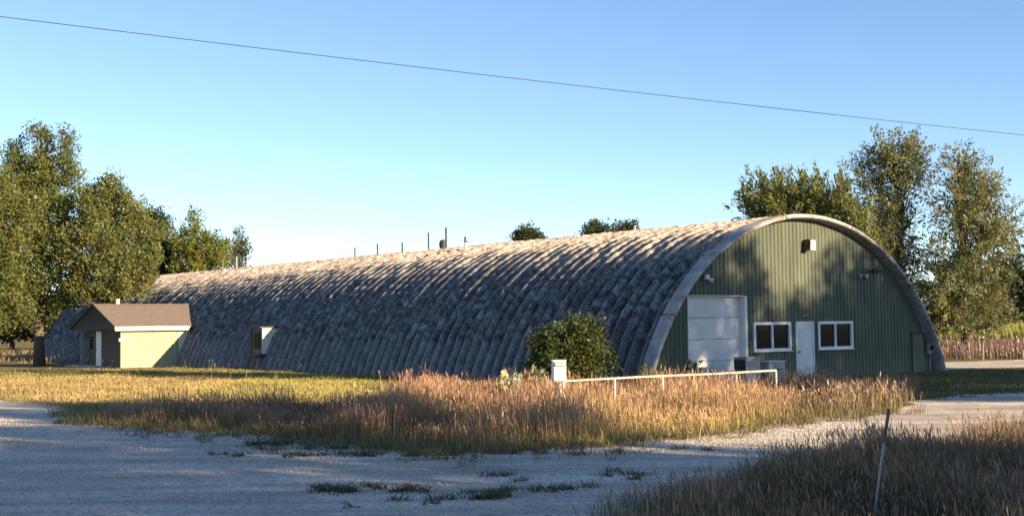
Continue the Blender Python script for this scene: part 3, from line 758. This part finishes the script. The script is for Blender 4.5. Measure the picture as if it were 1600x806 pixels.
# front wall with door and window, its shade put into a dark colour
FW = 4.7
MB().box((0.05, 0.02 + 2.7 / 2 + 0.1, WALL_H / 2), (0.10, 2.7, WALL_H)).build('front_wall', MT['shadewall'], shed)
MB().box((0.05, 3.72 + (FW - 3.72) / 2, WALL_H / 2), (0.10, FW - 3.72, WALL_H)).build('front_wall', MT['shadewall'], shed)
MB().box((2.4, FW + 0.05, WALL_H / 2), (4.8, 0.10, WALL_H)).build('side_wall', MT['shadewall'], shed)
dr_ = empty('shed_door', (0, 0, 0)); dr_.parent = shed
MB().box((0.03, 3.27, 1.0), (0.06, 0.80, 2.0)).build('door_leaf', MT['white'], dr_, bevel=0.005)
MB().box((-0.02, 3.58, 0.95), (0.06, 0.05, 0.05)).build('handle', MT['dark'], dr_)
wn_ = empty('window', (0, 0, 0)); wn_.parent = shed
MB().box((-0.008, 4.25, 1.35), (0.03, 0.56, 0.86)).build('window_frame', MT['timber'], wn_)
MB().box((-0.03, 4.25, 1.35), (0.02, 0.44, 0.74)).build('pane', MT['glass'], wn_)
# roof
EV, RG, EV2 = -0.30, 3.05, 6.75          # y of near eave, ridge, far eave
ZE, ZR = 2.12, 3.40
xg, xe = -0.42, 5.6
TH = 0.10
def roof_slope(y0, z0, y1, z1):
    return MB().poly_prism([(xg, y0, z0), (xg, y1, z1), (xg, y1, z1 + TH), (xg, y0, z0 + TH)], (xe - xg, 0, 0))
rf = empty('roof', (0, 0, 0)); rf.parent = shed
roof_slope(EV, ZE + 0.02, RG - 0.002, ZR).build('roof_slope', MT['shingle'], rf)
roof_slope(RG + 0.002, ZR, EV2, ZE + 0.02).build('roof_slope', MT['shingle'], rf)
MB().box(((xg + xe) / 2 - 0.9, EV - 0.02, ZE + 0.0), (xe - xg - 1.8, 0.05, 0.22)).build('fascia', MT['cream'], rf)
MB().box(((xg + xe) / 2, RG, ZR + TH + 0.008), (xe - xg, 0.28, 0.03)).build('ridge_cap', MT['shingle'], rf)
MB().poly_prism([(xg + 0.03, EV + 0.02, ZE - 0.06), (xg + 0.03, EV2 - 0.02, ZE - 0.06), (xg + 0.03, RG, ZR - 0.02)], (0.06, 0, 0)).build('gable', MT['dkgreen'], shed)
MB().box((2.4, RG, WALL_H + 0.03), (4.7, FW + 1.4, 0.04)).build('ceiling_board', MT['shadewall'], shed)
for (ya, za, yb, zb) in ((EV - 0.02, ZE - 0.02, RG, ZR + 0.0), (EV2 + 0.02, ZE - 0.02, RG, ZR + 0.0)):
    MB().poly_prism([(xg - 0.04, ya, za), (xg - 0.04, yb, zb), (xg - 0.04, yb, zb + 0.14), (xg - 0.04, ya, za + 0.14)], (0.038, 0, 0)).build('barge_board', MT['dkgreen'], rf)
MB().box((xg + 0.12, 5.0, 1.03), (0.13, 0.13, 2.06)).build('porch_post', MT['timber'], shed)
MB().box((0.2, 4.6, 0.04), (1.7, 4.6, 0.08)).build('porch_slab', MT['concrete'], shed)
ch = empty('flue_pipe', (1.1, RG + 0.25, ZR + 0.02)); ch.parent = shed
MB().tube([(0, 0, 0.0), (0, 0, 0.34)], 0.11, 10).build('pipe', MT['cream'], ch)
MB().tube([(0, 0, 0.34), (0, 0, 0.38)], [0.13, 0.12], 10).build('pipe_collar', MT['cream'], ch)
MB().box((0.06, -0.07, 1.52), (0.34, 0.05, 0.16)).build('wall_box', MT['white'], shed)

# ------------------------------------------------------------------ drop box, pipe rail, cabinets, stake
q0, q1 = gnd(881, 647), np.array([7.0, 34.9, 0.0])
dv = q1 - q0; Ln = np.linalg.norm(dv[:2]); ang = math.atan2(dv[1], dv[0])
fence = empty('pipe_rail', q0, ang)
tag(fence, 'low cream pipe rail on thin posts running through the tall grass', 'rail')
MB().tube([(0, 0, 0.755), (Ln * .33, 0, 0.765), (Ln * .66, 0, 0.75), (Ln, 0, 0.76)], 0.028, 10).build('top_rail', MT['rail'], fence, smoothed=True)
for u_ in (0.0, 0.215, 0.43, 0.79, 1.0):
    MB().tube([(Ln * u_, 0.0, -0.1), (Ln * u_, 0.0, 0.745)], 0.027, 8).build('post', MT['rail'], fence, smoothed=True)
mb = empty('drop_box', gnd(874, 647.5) + np.array([0, 0, 0]), 0.10)
tag(mb, 'white metal drop box with a slot on a thin post', 'drop box')
bm = bmesh.new()
body = MB().box((0, 0, 0.99), (0.31, 0.26, 0.46)); body.build('box', MT['white'], mb, bevel=0.03)
MB().box((0, -0.005, 1.235), (0.33, 0.29, 0.03)).build('lid', MT['white'], mb, bevel=0.01)
MB().box((0, -0.142, 1.15), (0.23, 0.03, 0.085)).build('slot_hood', MT['timber'], mb, bevel=0.008)
MB().box((0, -0.16, 1.148), (0.18, 0.006, 0.035)).build('slot', MT['white'], mb)
MB().tube([(0.03, 0, -0.1), (0.03, 0, 0.77)], 0.035, 8).build('post', MT['rail'], mb, smoothed=True)
MB().box((0.03, 0, 0.75), (0.18, 0.16, 0.03)).build('bracket', MT['grey'], mb)
bm.free()

cb = hut_pt(-1.3, -4.15, 0)
cab = empty('metal_cabinet', cb, RZ)
tag(cab, 'grey metal cabinet with dark left side before the white garage door', 'cabinet')
MB().box((-0.3, 0, 0.43), (0.72, 0.55, 0.86)).build('cabinet_body', MT['grey'], cab, bevel=0.015)
MB().box((-0.665, 0, 0.62), (0.012, 0.50, 0.36)).build('dark_side_panel', MT['dark'], cab)  # dark panel on the left side of the cabinet
MB().box((-0.3, 0, 0.875), (0.76, 0.60, 0.03)).build('cabinet_top', MT['grey'], cab)
low = empty('low_metal_box', hut_pt(-1.35, -3.35, 0), RZ)
tag(low, 'low grey metal box to the right of the taller cabinet', 'box')
MB().box((0, 0, 0.34), (0.82, 0.60, 0.68)).build('box_body', MT['grey'], low, bevel=0.015)
MB().box((0, 0, 0.705), (0.88, 0.66, 0.04)).build('box_lid', MT['doorw'], low, bevel=0.01)
MB().tube([(-0.2, -0.34, 0.45), (-0.2, -0.38, 0.45), (0.2, -0.38, 0.45), (0.2, -0.34, 0.45)], 0.015, 6).build('handle', MT['dark'], low)

st0 = gnd(1362, 826); st1 = at(1389, 638, st0[1] + 0.12)
stake = empty('leaning_stake', st0)
tag(stake, 'thin rusty stake leaning in the foreground grass', 'stake')
d_ = st1 - st0
MB().tube([(0, 0, -0.05), tuple(d_ * 0.5), tuple(d_ * 0.78)], [0.013, 0.012, 0.012], 8).build('rod', MT['grey'], stake, smoothed=True)
MB().tube([tuple(d_ * 0.74), tuple(d_ * 0.9), tuple(d_)], [0.016, 0.017, 0.017], 8).build('rod_sleeve', MT['rust'], stake, smoothed=True)
MB().box(tuple(d_ * 0.745 + np.array([0.012, -0.02, 0])), (0.07, 0.05, 0.05), 0.3).build('clip', MT['rust'], stake, bevel=0.006)
MB().tube([tuple(d_ * 0.73 + np.array([-0.05, -0.01, -0.02])), tuple(d_ * 0.745 + np.array([0.06, -0.01, 0.03]))], 0.008, 6).build('clip_wire', MT['rust'], stake)

lit_ = empty('pale_slab', gnd(1389, 581), 0.3)
tag(lit_, 'flat pale slab lying on the grass at the green wall', 'slab')
MB().box((0, 0, 0.05), (0.55, 0.35, 0.09), 0.2, taper=0.85).build('slab', MT['concrete'], lit_, bevel=0.015)

# ------------------------------------------------------------------ overhead wire between two utility poles
pA, pC = at(95, 34, 31.0), at(1345, 181, 43.0)
wa, wb = pA - (pC - pA) * 0.32, pC + (pC - pA) * 0.34
def wire_pt(t):
    p = wa + (wb - wa) * t; return p
for nm, p, lab in (('utility_pole', wa, 'timber utility pole carrying the overhead wire left of the lot'), ('utility_pole', wb, 'timber utility pole carrying the overhead wire right of the lot')):
    up = tag(empty(nm, (p[0], p[1], 0)), lab, 'utility pole', 'poles of the overhead wire')
    MB().tube([(0, 0.15, -0.2), (0, 0.15, p[2] * 0.5), (0, 0.15, p[2] + 0.5)], [0.15, 0.13, 0.11], 12).build('pole', MT['timber'], up, smoothed=True)
    MB().box((0, 0.0, p[2] - 0.18), (0.10, 0.12, 0.10)).build('bracket', MT['dark'], up)
    MB().tube([(0, 0, p[2] - 0.13), (0, 0, p[2] - 0.01)], [0.045, 0.03], 8).build('insulator', MT['grey'], up)
# the wire is fitted through three sight points
wpts = []
for i in range(41):
    t = i / 40; p = wa + (wb - wa) * t; wpts.append(p)
sag = 0.10
wpts = [tuple(p - np.array([0, 0, sag * 4 * (i / 40) * (1 - i / 40)])) for i, p in enumerate(wpts)]
tag(MB().tube(wpts, 0.010, 6).build('overhead_wire', MT['wire']), 'thin dark overhead wire crossing the blue sky', 'wire')

# ------------------------------------------------------------------ trees, shrub and weeds
def rand_dirs(r_, n):
    v = r_.normal(0, 1, (n, 3)); return v / np.linalg.norm(v, axis=1, keepdims=True)
def leaves(centers, axes, per, length, spread, leaf, tint, seed, jit=0.22, aspect=0.45, droop=0.0, align=0.7):
    """sprays of single leaves: each a pointed 4-cornered face"""
    r_ = np.random.default_rng(seed); n = len(centers) * per
    c = np.repeat(centers, per, 0); a = np.repeat(axes, per, 0)
    t = r_.uniform(-0.45, 0.55, (n, 1))
    p = c + a * t * length + r_.normal(0, 1, (n, 3)) * spread * (1.0 - 0.5 * np.abs(t))
    p[:, 2] -= droop * t[:, 0] ** 2
    d = a * align + rand_dirs(r_, n) * 0.85; d[:, 2] -= droop * 0.6; d /= np.linalg.norm(d, axis=1, keepdims=True)
    s = np.cross(d, rand_dirs(r_, n)); s /= (np.linalg.norm(s, axis=1, keepdims=True) + 1e-9)
    L = leaf * r_.uniform(0.6, 1.4, (n, 1))
    V = np.stack([p, p + d * L * .5 + s * L * aspect * .6, p + d * L, p + d * L * .5 - s * L * aspect * .6], 1)
    br = np.repeat(r_.normal(1, jit * 0.8, (len(centers), 1)), per, 0) * r_.normal(1, jit * 0.5, (n, 1))
    yel = np.repeat(r_.normal(0, 0.10, (len(centers), 1)), per, 0)
    T = np.array(tint)[None] * np.clip(br, 0.45, 1.7) * np.concatenate([1 + yel, np.ones((n, 1)), 1 - yel], 1)
    Cc = np.repeat(np.clip(T, 0.005, 1)[:, None], 4, 1)
    Fc = np.arange(n * 4).reshape(-1, 4)
    return V.reshape(-1, 3), Fc, Cc.reshape(-1, 3)

def crown_points(lobes, n, seed, shell=0.55):
    r_ = np.random.default_rng(seed); L = np.array(lobes, float)
    w = (L[:, 3] * L[:, 4] * L[:, 5]) ** 0.67; k = r_.choice(len(L), n, p=w / w.sum())
    d = rand_dirs(r_, n); rad = shell + (1 - shell) * r_.random((n, 1)) ** 0.8
    low = r_.random((n, 1)) < 0.28; rad = np.where(low, r_.random((n, 1)) ** 0.5, rad)
    wob = 1 + 0.27 * np.sin(d[:, :1] * 5.1 + k[:, None]) * np.cos(d[:, 1:2] * 4.3 + 2 * k[:, None]) + 0.08 * r_.normal(0, 1, (n, 1))
    P = L[k, :3] + d * rad * wob * L[k, 3:6]
    return P, d, k

def tree(name, label, cat, pos, lobes, seed, n_sp, per, length, spread, leaf, tint, trunk_r, up=0.35, droop=0.0, aspect=0.45, group=None, lean=(0, 0), bark=None, jit=0.22, shell=0.55, sweep=(0, 0, 0), align=0.7):
    t = empty(name, pos); tag(t, label, cat, group)
    P, d, k = crown_points(lobes, n_sp, seed, shell)
    P[:, 2] = np.maximum(P[:, 2], 0.25)
    r_ = np.random.default_rng(seed + 5)
    ax = d * 0.7 + np.array([0, 0, up]) + np.array(sweep) + r_.normal(0, 0.35, (n_sp, 3)); ax /= np.linalg.norm(ax, axis=1, keepdims=True)
    V, Fc, C = leaves(P, ax, per, length, spread, leaf, tint, seed + 9, jit, aspect, droop, align)
    link_mesh('crown', np_mesh('crown', V, Fc, C), MT['leaf'], t)
    # trunk and limbs
    L = np.array(lobes, float); ztop = (L[:, 2] + L[:, 5] * 0.6).max(); zl = max(0.8, (L[:, 2] - L[:, 5] * 0.55).min())
    tr = MB(); pts = []; rad = []
    topc = L[np.argmax(L[:, 2])]
    for i in range(8):
        u_ = i / 7; pts.append((lean[0] * u_ + topc[0] * u_ ** 2 + r_.normal(0, 0.05) * (i > 0), lean[1] * u_ + topc[1] * u_ ** 2 + r_.normal(0, 0.05) * (i > 0), ztop * u_ - 0.15 * (i == 0)))
        rad.append(trunk_r * (1.25 if i == 0 else 1) * (1 - 0.86 * u_))
    tr.tube(pts, rad, 9)
    pts = np.array(pts)
    def limb(target, r0, f0=None):
        u_ = f0 if f0 is not None else min(0.85, max(0.12, (target[2] * 0.62) / ztop))
        i = u_ * 7; i0 = min(6, int(i)); s0 = pts[i0] + (pts[i0 + 1] - pts[i0]) * (i - i0)
        m_ = s0 * 0.5 + target * 0.5 + r_.normal(0, 0.18, 3) + np.array([0, 0, 0.12 * np.linalg.norm(target - s0)])
        tr.tube([s0, s0 * .6 + m_ * .4, m_, m_ * .4 + target * .6, target], [r0, r0 * .8, r0 * .55, r0 * .35, r0 * .12], 5, False)
    for lb in L: limb(lb[:3] + np.array([0, 0, lb[5] * 0.2]), trunk_r * 0.42)
    idx = r_.choice(n_sp, min(n_sp, 70), replace=False)
    for i in idx: limb(P[i], trunk_r * 0.13)
    link_mesh('trunk', tr.mesh('trunk', smoothed=True), bark or MT['bark'], t)
    return t

def lobes_px(base, specs):
    """specs: (px, py, half width px, half height px, dY) -> lobes relative to the base"""
    out = []
    for (px, py, hw, hh, dY) in specs:
        Y = base[1] + dY; p = at(px, py, Y); k = Y / F_PX
        out.append((p[0] - base[0], dY, p[2], hw * k, 0.85 * hw * k + 0.3, hh * k))
    return out
OAK = (0.140, 0.165, 0.050); OLIVE = (0.155, 0.172, 0.055); DEEP = (0.035, 0.05, 0.022); MAPLE = (0.195, 0.205, 0.092); LIME = (0.16, 0.185, 0.04)

# left group
b1 = np.array([at(62, 500, 77)[0], 77.0, 0]); 
tree('oak_tree', 'tallest leafy tree of the left clump, ragged top against the sky', 'tree', b1,
     lobes_px(b1, [(63, 228, 17, 32, 0), (104, 236, 15, 30, -.5), (24, 252, 22, 32, 0.5), (80, 272, 40, 34, 0), (45, 285, 40, 36, .5), (40, 340, 62, 60, -1), (95, 350, 50, 60, 1), (60, 430, 70, 55, -1), (20, 475, 45, 35, 0)]), 301,
     820, 62, 0.75, 0.21, 0.165, OAK, 0.30, up=0.6)
b2 = np.array([at(168, 500, 76)[0], 75.5, 0])
tree('oak_tree', 'rounded leafy tree between the tallest left tree and the hut roof', 'tree', b2,
     lobes_px(b2, [(178, 302, 15, 28, 0), (150, 318, 30, 32, 0), (205, 340, 28, 32, 0.5), (150, 385, 55, 52, -.5), (205, 405, 40, 42, 0.5), (165, 445, 58, 32, 0), (240, 368, 22, 30, 1)]), 311,
     680, 62, 0.75, 0.21, 0.165, OLIVE, 0.24, up=0.55)
b3 = np.array([at(-15, 500, 74)[0], 73.0, 0])
tree('oak_tree', 'leafy tree cut off by the left edge of the picture', 'tree', b3,
     lobes_px(b3, [(-25, 300, 45, 50, 0), (5, 340, 38, 60, 0), (-20, 420, 60, 70, 0), (12, 470, 40, 40, 0)]), 321,
     620, 58, 0.75, 0.21, 0.165, OAK, 0.26, up=0.3)
b4 = np.array([at(258, 480, 112)[0], 112.0, 0])
tree('dark_conifer', 'dark tree just behind the hut roof near the left clump', 'tree', b4,
     lobes_px(b4, [(256, 392, 20, 26, 0), (248, 360, 14, 22, 0), (262, 430, 26, 30, 0), (240, 345, 20, 14, 0)]), 331, 330, 34, 0.9, 0.25, 0.24, DEEP, 0.2, up=0.2)
b5 = np.array([at(312, 480, 108)[0], 108.0, 0])
tree('bright_tree', 'bright green pointed tree behind the far end of the hut', 'tree', b5,
     lobes_px(b5, [(302, 352, 9, 20, 0), (284, 385, 18, 25, 0), (312, 390, 25, 26, 0), (338, 395, 20, 22, 0), (310, 430, 45, 30, 0)]), 341, 420, 50, 1.2, 0.18, 0.2, LIME, 0.2, up=0.75)
b6 = np.array([at(374, 480, 114)[0], 114.0, 0])
tree('slender_tree', 'slender sparse treetop rising behind the white roof pipe', 'tree', b6,
     lobes_px(b6, [(374, 376, 7, 17, 0), (368, 400, 13, 14, 0), (380, 395, 9, 14, 0), (372, 430, 16, 20, 0)]), 351, 110, 26, 0.9, 0.22, 0.22, (0.10, 0.115, 0.06), 0.13, up=0.6)
# treetops over the ridge
b7 = np.array([at(825, 480, 118)[0], 118.0, 0])
tree('pine_tree', 'round dark treetop showing above the middle of the ridge', 'tree', b7,
     lobes_px(b7, [(826, 366, 14, 10, 0), (815, 374, 14, 7, 0), (838, 374, 12, 6, 0), (826, 400, 22, 22, 0)]), 361, 220, 34, 0.8, 0.22, 0.22, (0.06, 0.075, 0.03), 0.2, up=0.2)
b8 = np.array([at(935, 480, 116)[0], 116.0, 0])
tree('pine_tree', 'sparse dark treetop over the ridge, left one of a pair', 'tree', b8,
     lobes_px(b8, [(932, 358, 14, 9, 0), (920, 366, 12, 5, 0), (948, 362, 10, 7, 0), (935, 395, 22, 22, 0)]), 371, 190, 30, 0.8, 0.22, 0.22, (0.06, 0.075, 0.032), 0.2, up=0.3)
b9 = np.array([at(976, 480, 119)[0], 119.0, 0])
tree('pine_tree', 'small dark treetop over the ridge, right one of a pair', 'tree', b9,
     lobes_px(b9, [(974, 358, 12, 7, 0), (985, 357, 8, 6, 0), (976, 392, 18, 20, 0)]), 381, 160, 30, 0.8, 0.22, 0.22, (0.06, 0.075, 0.032), 0.2, up=0.3)
# right group
b10 = np.array([at(1265, 500, 78)[0], 78.0, 0])
tree('spreading_tree', 'low spreading tree with upswept sprays behind the green gable', 'tree', b10,
     lobes_px(b10, [(1205, 312, 38, 28, 0), (1250, 308, 40, 28, 0.5), (1295, 315, 38, 30, 0), (1320, 340, 35, 34, -.5), (1230, 350, 50, 34, 0), (1185, 330, 22, 18, 0), (1330, 400, 50, 50, 0)]), 401,
     380, 64, 2.1, 0.12, 0.25, (0.15, 0.17, 0.055), 0.3, up=0.9, align=1.8, aspect=0.28, sweep=(-0.45, 0, 0), shell=0.45)
b11 = np.array([at(1412, 500, 86)[0], 86.0, 0])
tree('silver_maple', 'tall maple with a bent ragged crown right behind the gable', 'tree', b11,
     lobes_px(b11, [(1395, 240, 38, 30, 0), (1360, 275, 36, 28, 0.5), (1420, 262, 28, 36, -.5), (1385, 320, 44, 30, 0), (1370, 365, 28, 26, -1), (1400, 370, 36, 40, 1), (1415, 440, 40, 50, 0)]), 411,
     400, 62, 1.6, 0.17, 0.22, MAPLE, 0.34, up=0.25, droop=0.25, align=1.3, aspect=0.32, shell=0.45)
b12 = np.array([at(1510, 500, 84)[0], 84.0, 0])
tree('silver_maple', 'broad maple at right with drooping sunlit sprays beside the field', 'tree', b12,
     lobes_px(b12, [(1498, 262, 34, 28, 0), (1530, 300, 38, 34, 0.5), (1495, 330, 46, 44, 0), (1555, 360, 40, 32, 0), (1520, 400, 60, 46, -.5), (1500, 450, 62, 40, 0), (1475, 470, 46, 34, -1), (1530, 470, 42, 34, 0), (1490, 500, 50, 20, 0), (1530, 498, 44, 18, 0)]), 421,
     660, 64, 1.6, 0.17, 0.22, MAPLE, 0.36, up=0.25, droop=0.25, align=1.3, aspect=0.32, shell=0.45)
# far dark trees by the crop and beyond the left clump
far = [(1590, 445, 44, 62, 172, 'dark far tree beyond the crop strip at the right edge'), (1560, 470, 24, 30, 178, 'low dark far tree left of the one at the right edge'),
       (1660, 440, 60, 66, 180, 'dark far tree beyond the right edge of the picture'),
       (20, 492, 60, 34, 150, 'far tree under the left clump beside the straw field'), (105, 490, 44, 34, 146, 'far tree behind the shed roof at left'), (-80, 480, 60, 46, 150, 'far tree beyond the left edge of the picture')]
for i, (px, py, hw, hh, Y, lab) in enumerate(far):
    bb = np.array([at(px, 490, Y)[0], Y, 0])
    tree('far_tree', lab, 'tree', bb, lobes_px(bb, [(px, py, hw, hh, 0), (px - hw * .4, py + hh * .4, hw * .7, hh * .7, 0), (px + hw * .4, py + hh * .35, hw * .7, hh * .6, 0)]), 500 + 10 * i, 240, 34, 1.2, 0.45, 0.5, (0.045, 0.06, 0.026) if i < 3 else (0.08, 0.09, 0.032), 0.25, group='far trees along the fields')

# trees standing right of and behind the camera: they shade the lot and dapple the green wall
def sun_spot(u_, w_):
    return np.array([math.sin(SUN_AZ) * w_ - math.cos(SUN_AZ) * u_, math.cos(SUN_AZ) * w_ + math.sin(SUN_AZ) * u_, 0])
shade = [ # u, w, lobes (du, dz, r, rz) , label
    (3.0, 25, [(0, 9, 5.0, 6.5), (-1, 5, 4.5, 4)], 'tall tree behind the camera nearest the lot'),
    (11.0, 26, [(0, 10, 4.6, 6.0), (1.0, 6.5, 4.6, 4.5), (-1.5, 12, 3.4, 3.6)], 'tall dense tree right of the camera shading the gravel'),
    (17.2, 24, [(-1.3, 10.0, 2.2, 5.0), (0.2, 6.8, 3.2, 3.4), (3.6, 13.9, 2.7, 1.6), (4.9, 14.4, 2.0, 1.5), (2.8, 12.3, 1.6, 1.3)], 'tall tree right of the camera with an overhanging limb'),
    (38.5, 24, [(0.6, 12.0, 3.2, 3.6), (0.3, 15.6, 2.5, 2.6), (-1.2, 9.5, 3.4, 2.6), (0.0, 18.6, 2.4, 2.8), (0.8, 21.6, 1.9, 2.4), (2.7, 15.6, 1.7, 2.9), (3.6, 12.5, 2.2, 2.2), (-4.0, 10.8, 1.8, 2.2), (-3.0, 8.5, 2.2, 2.0)], 'tall pointed tree at the right of the lot shading the garage door'),
    (45.5, 26, [(0.0, 13.0, 4.2, 2.7), (-1.0, 9.0, 4.0, 2.6), (2.9, 15.4, 2.2, 2.4), (4.2, 12.5, 2.4, 2.6)], 'broad tree at the right of the lot shading the green wall'),
    (52.0, 24, [(0, 11.5, 3.8, 4.0), (-1.0, 14.2, 2.4, 2.4), (-0.5, 8.0, 3.6, 2.5)], 'tree at the right of the lot shading the wall end'),
]
su = np.array([-math.cos(SUN_AZ), math.sin(SUN_AZ)])
for i, (u_, w_, lbs, lab) in enumerate(shade):
    p = sun_spot(u_, w_)
    L = [(su[0] * a, su[1] * a, z, r * 0.95, r * 0.95, rz) for (a, z, r, rz) in lbs]
    tree('shade_tree', lab, 'tree', p, L, 600 + 10 * i, (620, 620, 760, 590, 540, 450)[i], 40, 1.0, 0.30, 0.34, OAK, 0.28, group='trees right of the lot')

# shrub beside the front corner of the hut
bs = gnd(893, 606)
tree('leafy_shrub', 'dark green leafy shrub beside the front corner of the hut', 'shrub', bs,
     lobes_px(bs, [(885, 548, 52, 42, 0), (910, 525, 34, 30, 0), (860, 540, 32, 32, -.2), (925, 562, 30, 32, 0), (850, 580, 28, 26, 0), (890, 585, 50, 25, -.3)]), 701, 420, 40, 0.38, 0.10, 0.095, (0.075, 0.095, 0.03), 0.05, up=0.5, aspect=0.55, jit=0.3)
# pale leafed weeds
def weed(label, px, py, h_, n, seed, tint, spread=0.3):
    b_ = gnd(px, py); r_ = np.random.default_rng(seed)
    w_ = empty('broadleaf_weed', b_); tag(w_, label, 'weed', 'pale leafed weeds along the tall grass')
    sm = MB(); Vs, Fs, Cs, off = [], [], [], 0
    for i in range(n):
        a = r_.uniform(0, 6.28); r0 = spread * r_.random() ** .5; top = np.array([r0 * math.cos(a), r0 * math.sin(a) * .7, h_ * r_.uniform(.65, 1.0)]); bt = np.array([top[0] * .35, top[1] * .35, -0.03])
        sm.tube([bt, (bt + top) / 2 + r_.normal(0, .02, 3), top], [0.010, 0.008, 0.004], 5, False)
        cs = bt + (top - bt) * np.linspace(0.35, 1.0, 7)[:, None]; dd = r_.normal(0, 1, (7, 3)); dd[:, 2] = np.abs(dd[:, 2]) * .6 + .3; dd /= np.linalg.norm(dd, axis=1, keepdims=True)
        v, f, c = leaves(cs, dd, 4, 0.10, 0.03, 0.15, tint, seed * 31 + i, 0.2, 0.55); Vs.append(v); Fs.append(f + off); Cs.append(c); off += len(v)
    link_mesh('leaves', np_mesh('leaves', np.concatenate(Vs), np.concatenate(Fs), np.concatenate(Cs)), MT['leaf'], w_)
    link_mesh('stems', sm.mesh('stems'), MT['leaf'] if False else MT['timber'], w_)
weed('pale broadleaf weed clump in the grass left of the drop box', 800, 627, 0.72, 9, 801, (0.46, 0.48, 0.30), 0.40)
weed('small broadleaf weed between the pale clump and the shrub', 838, 622, 0.95, 4, 802, (0.28, 0.31, 0.18), 0.16)
weed('upright weed above the rail before the corner of the hut', 1016, 612, 0.85, 4, 803, (0.26, 0.28, 0.12), 0.22)
weed('dark upright weed before the left half of the garage door', 1088, 612, 0.85, 4, 804, (0.10, 0.11, 0.05), 0.22)
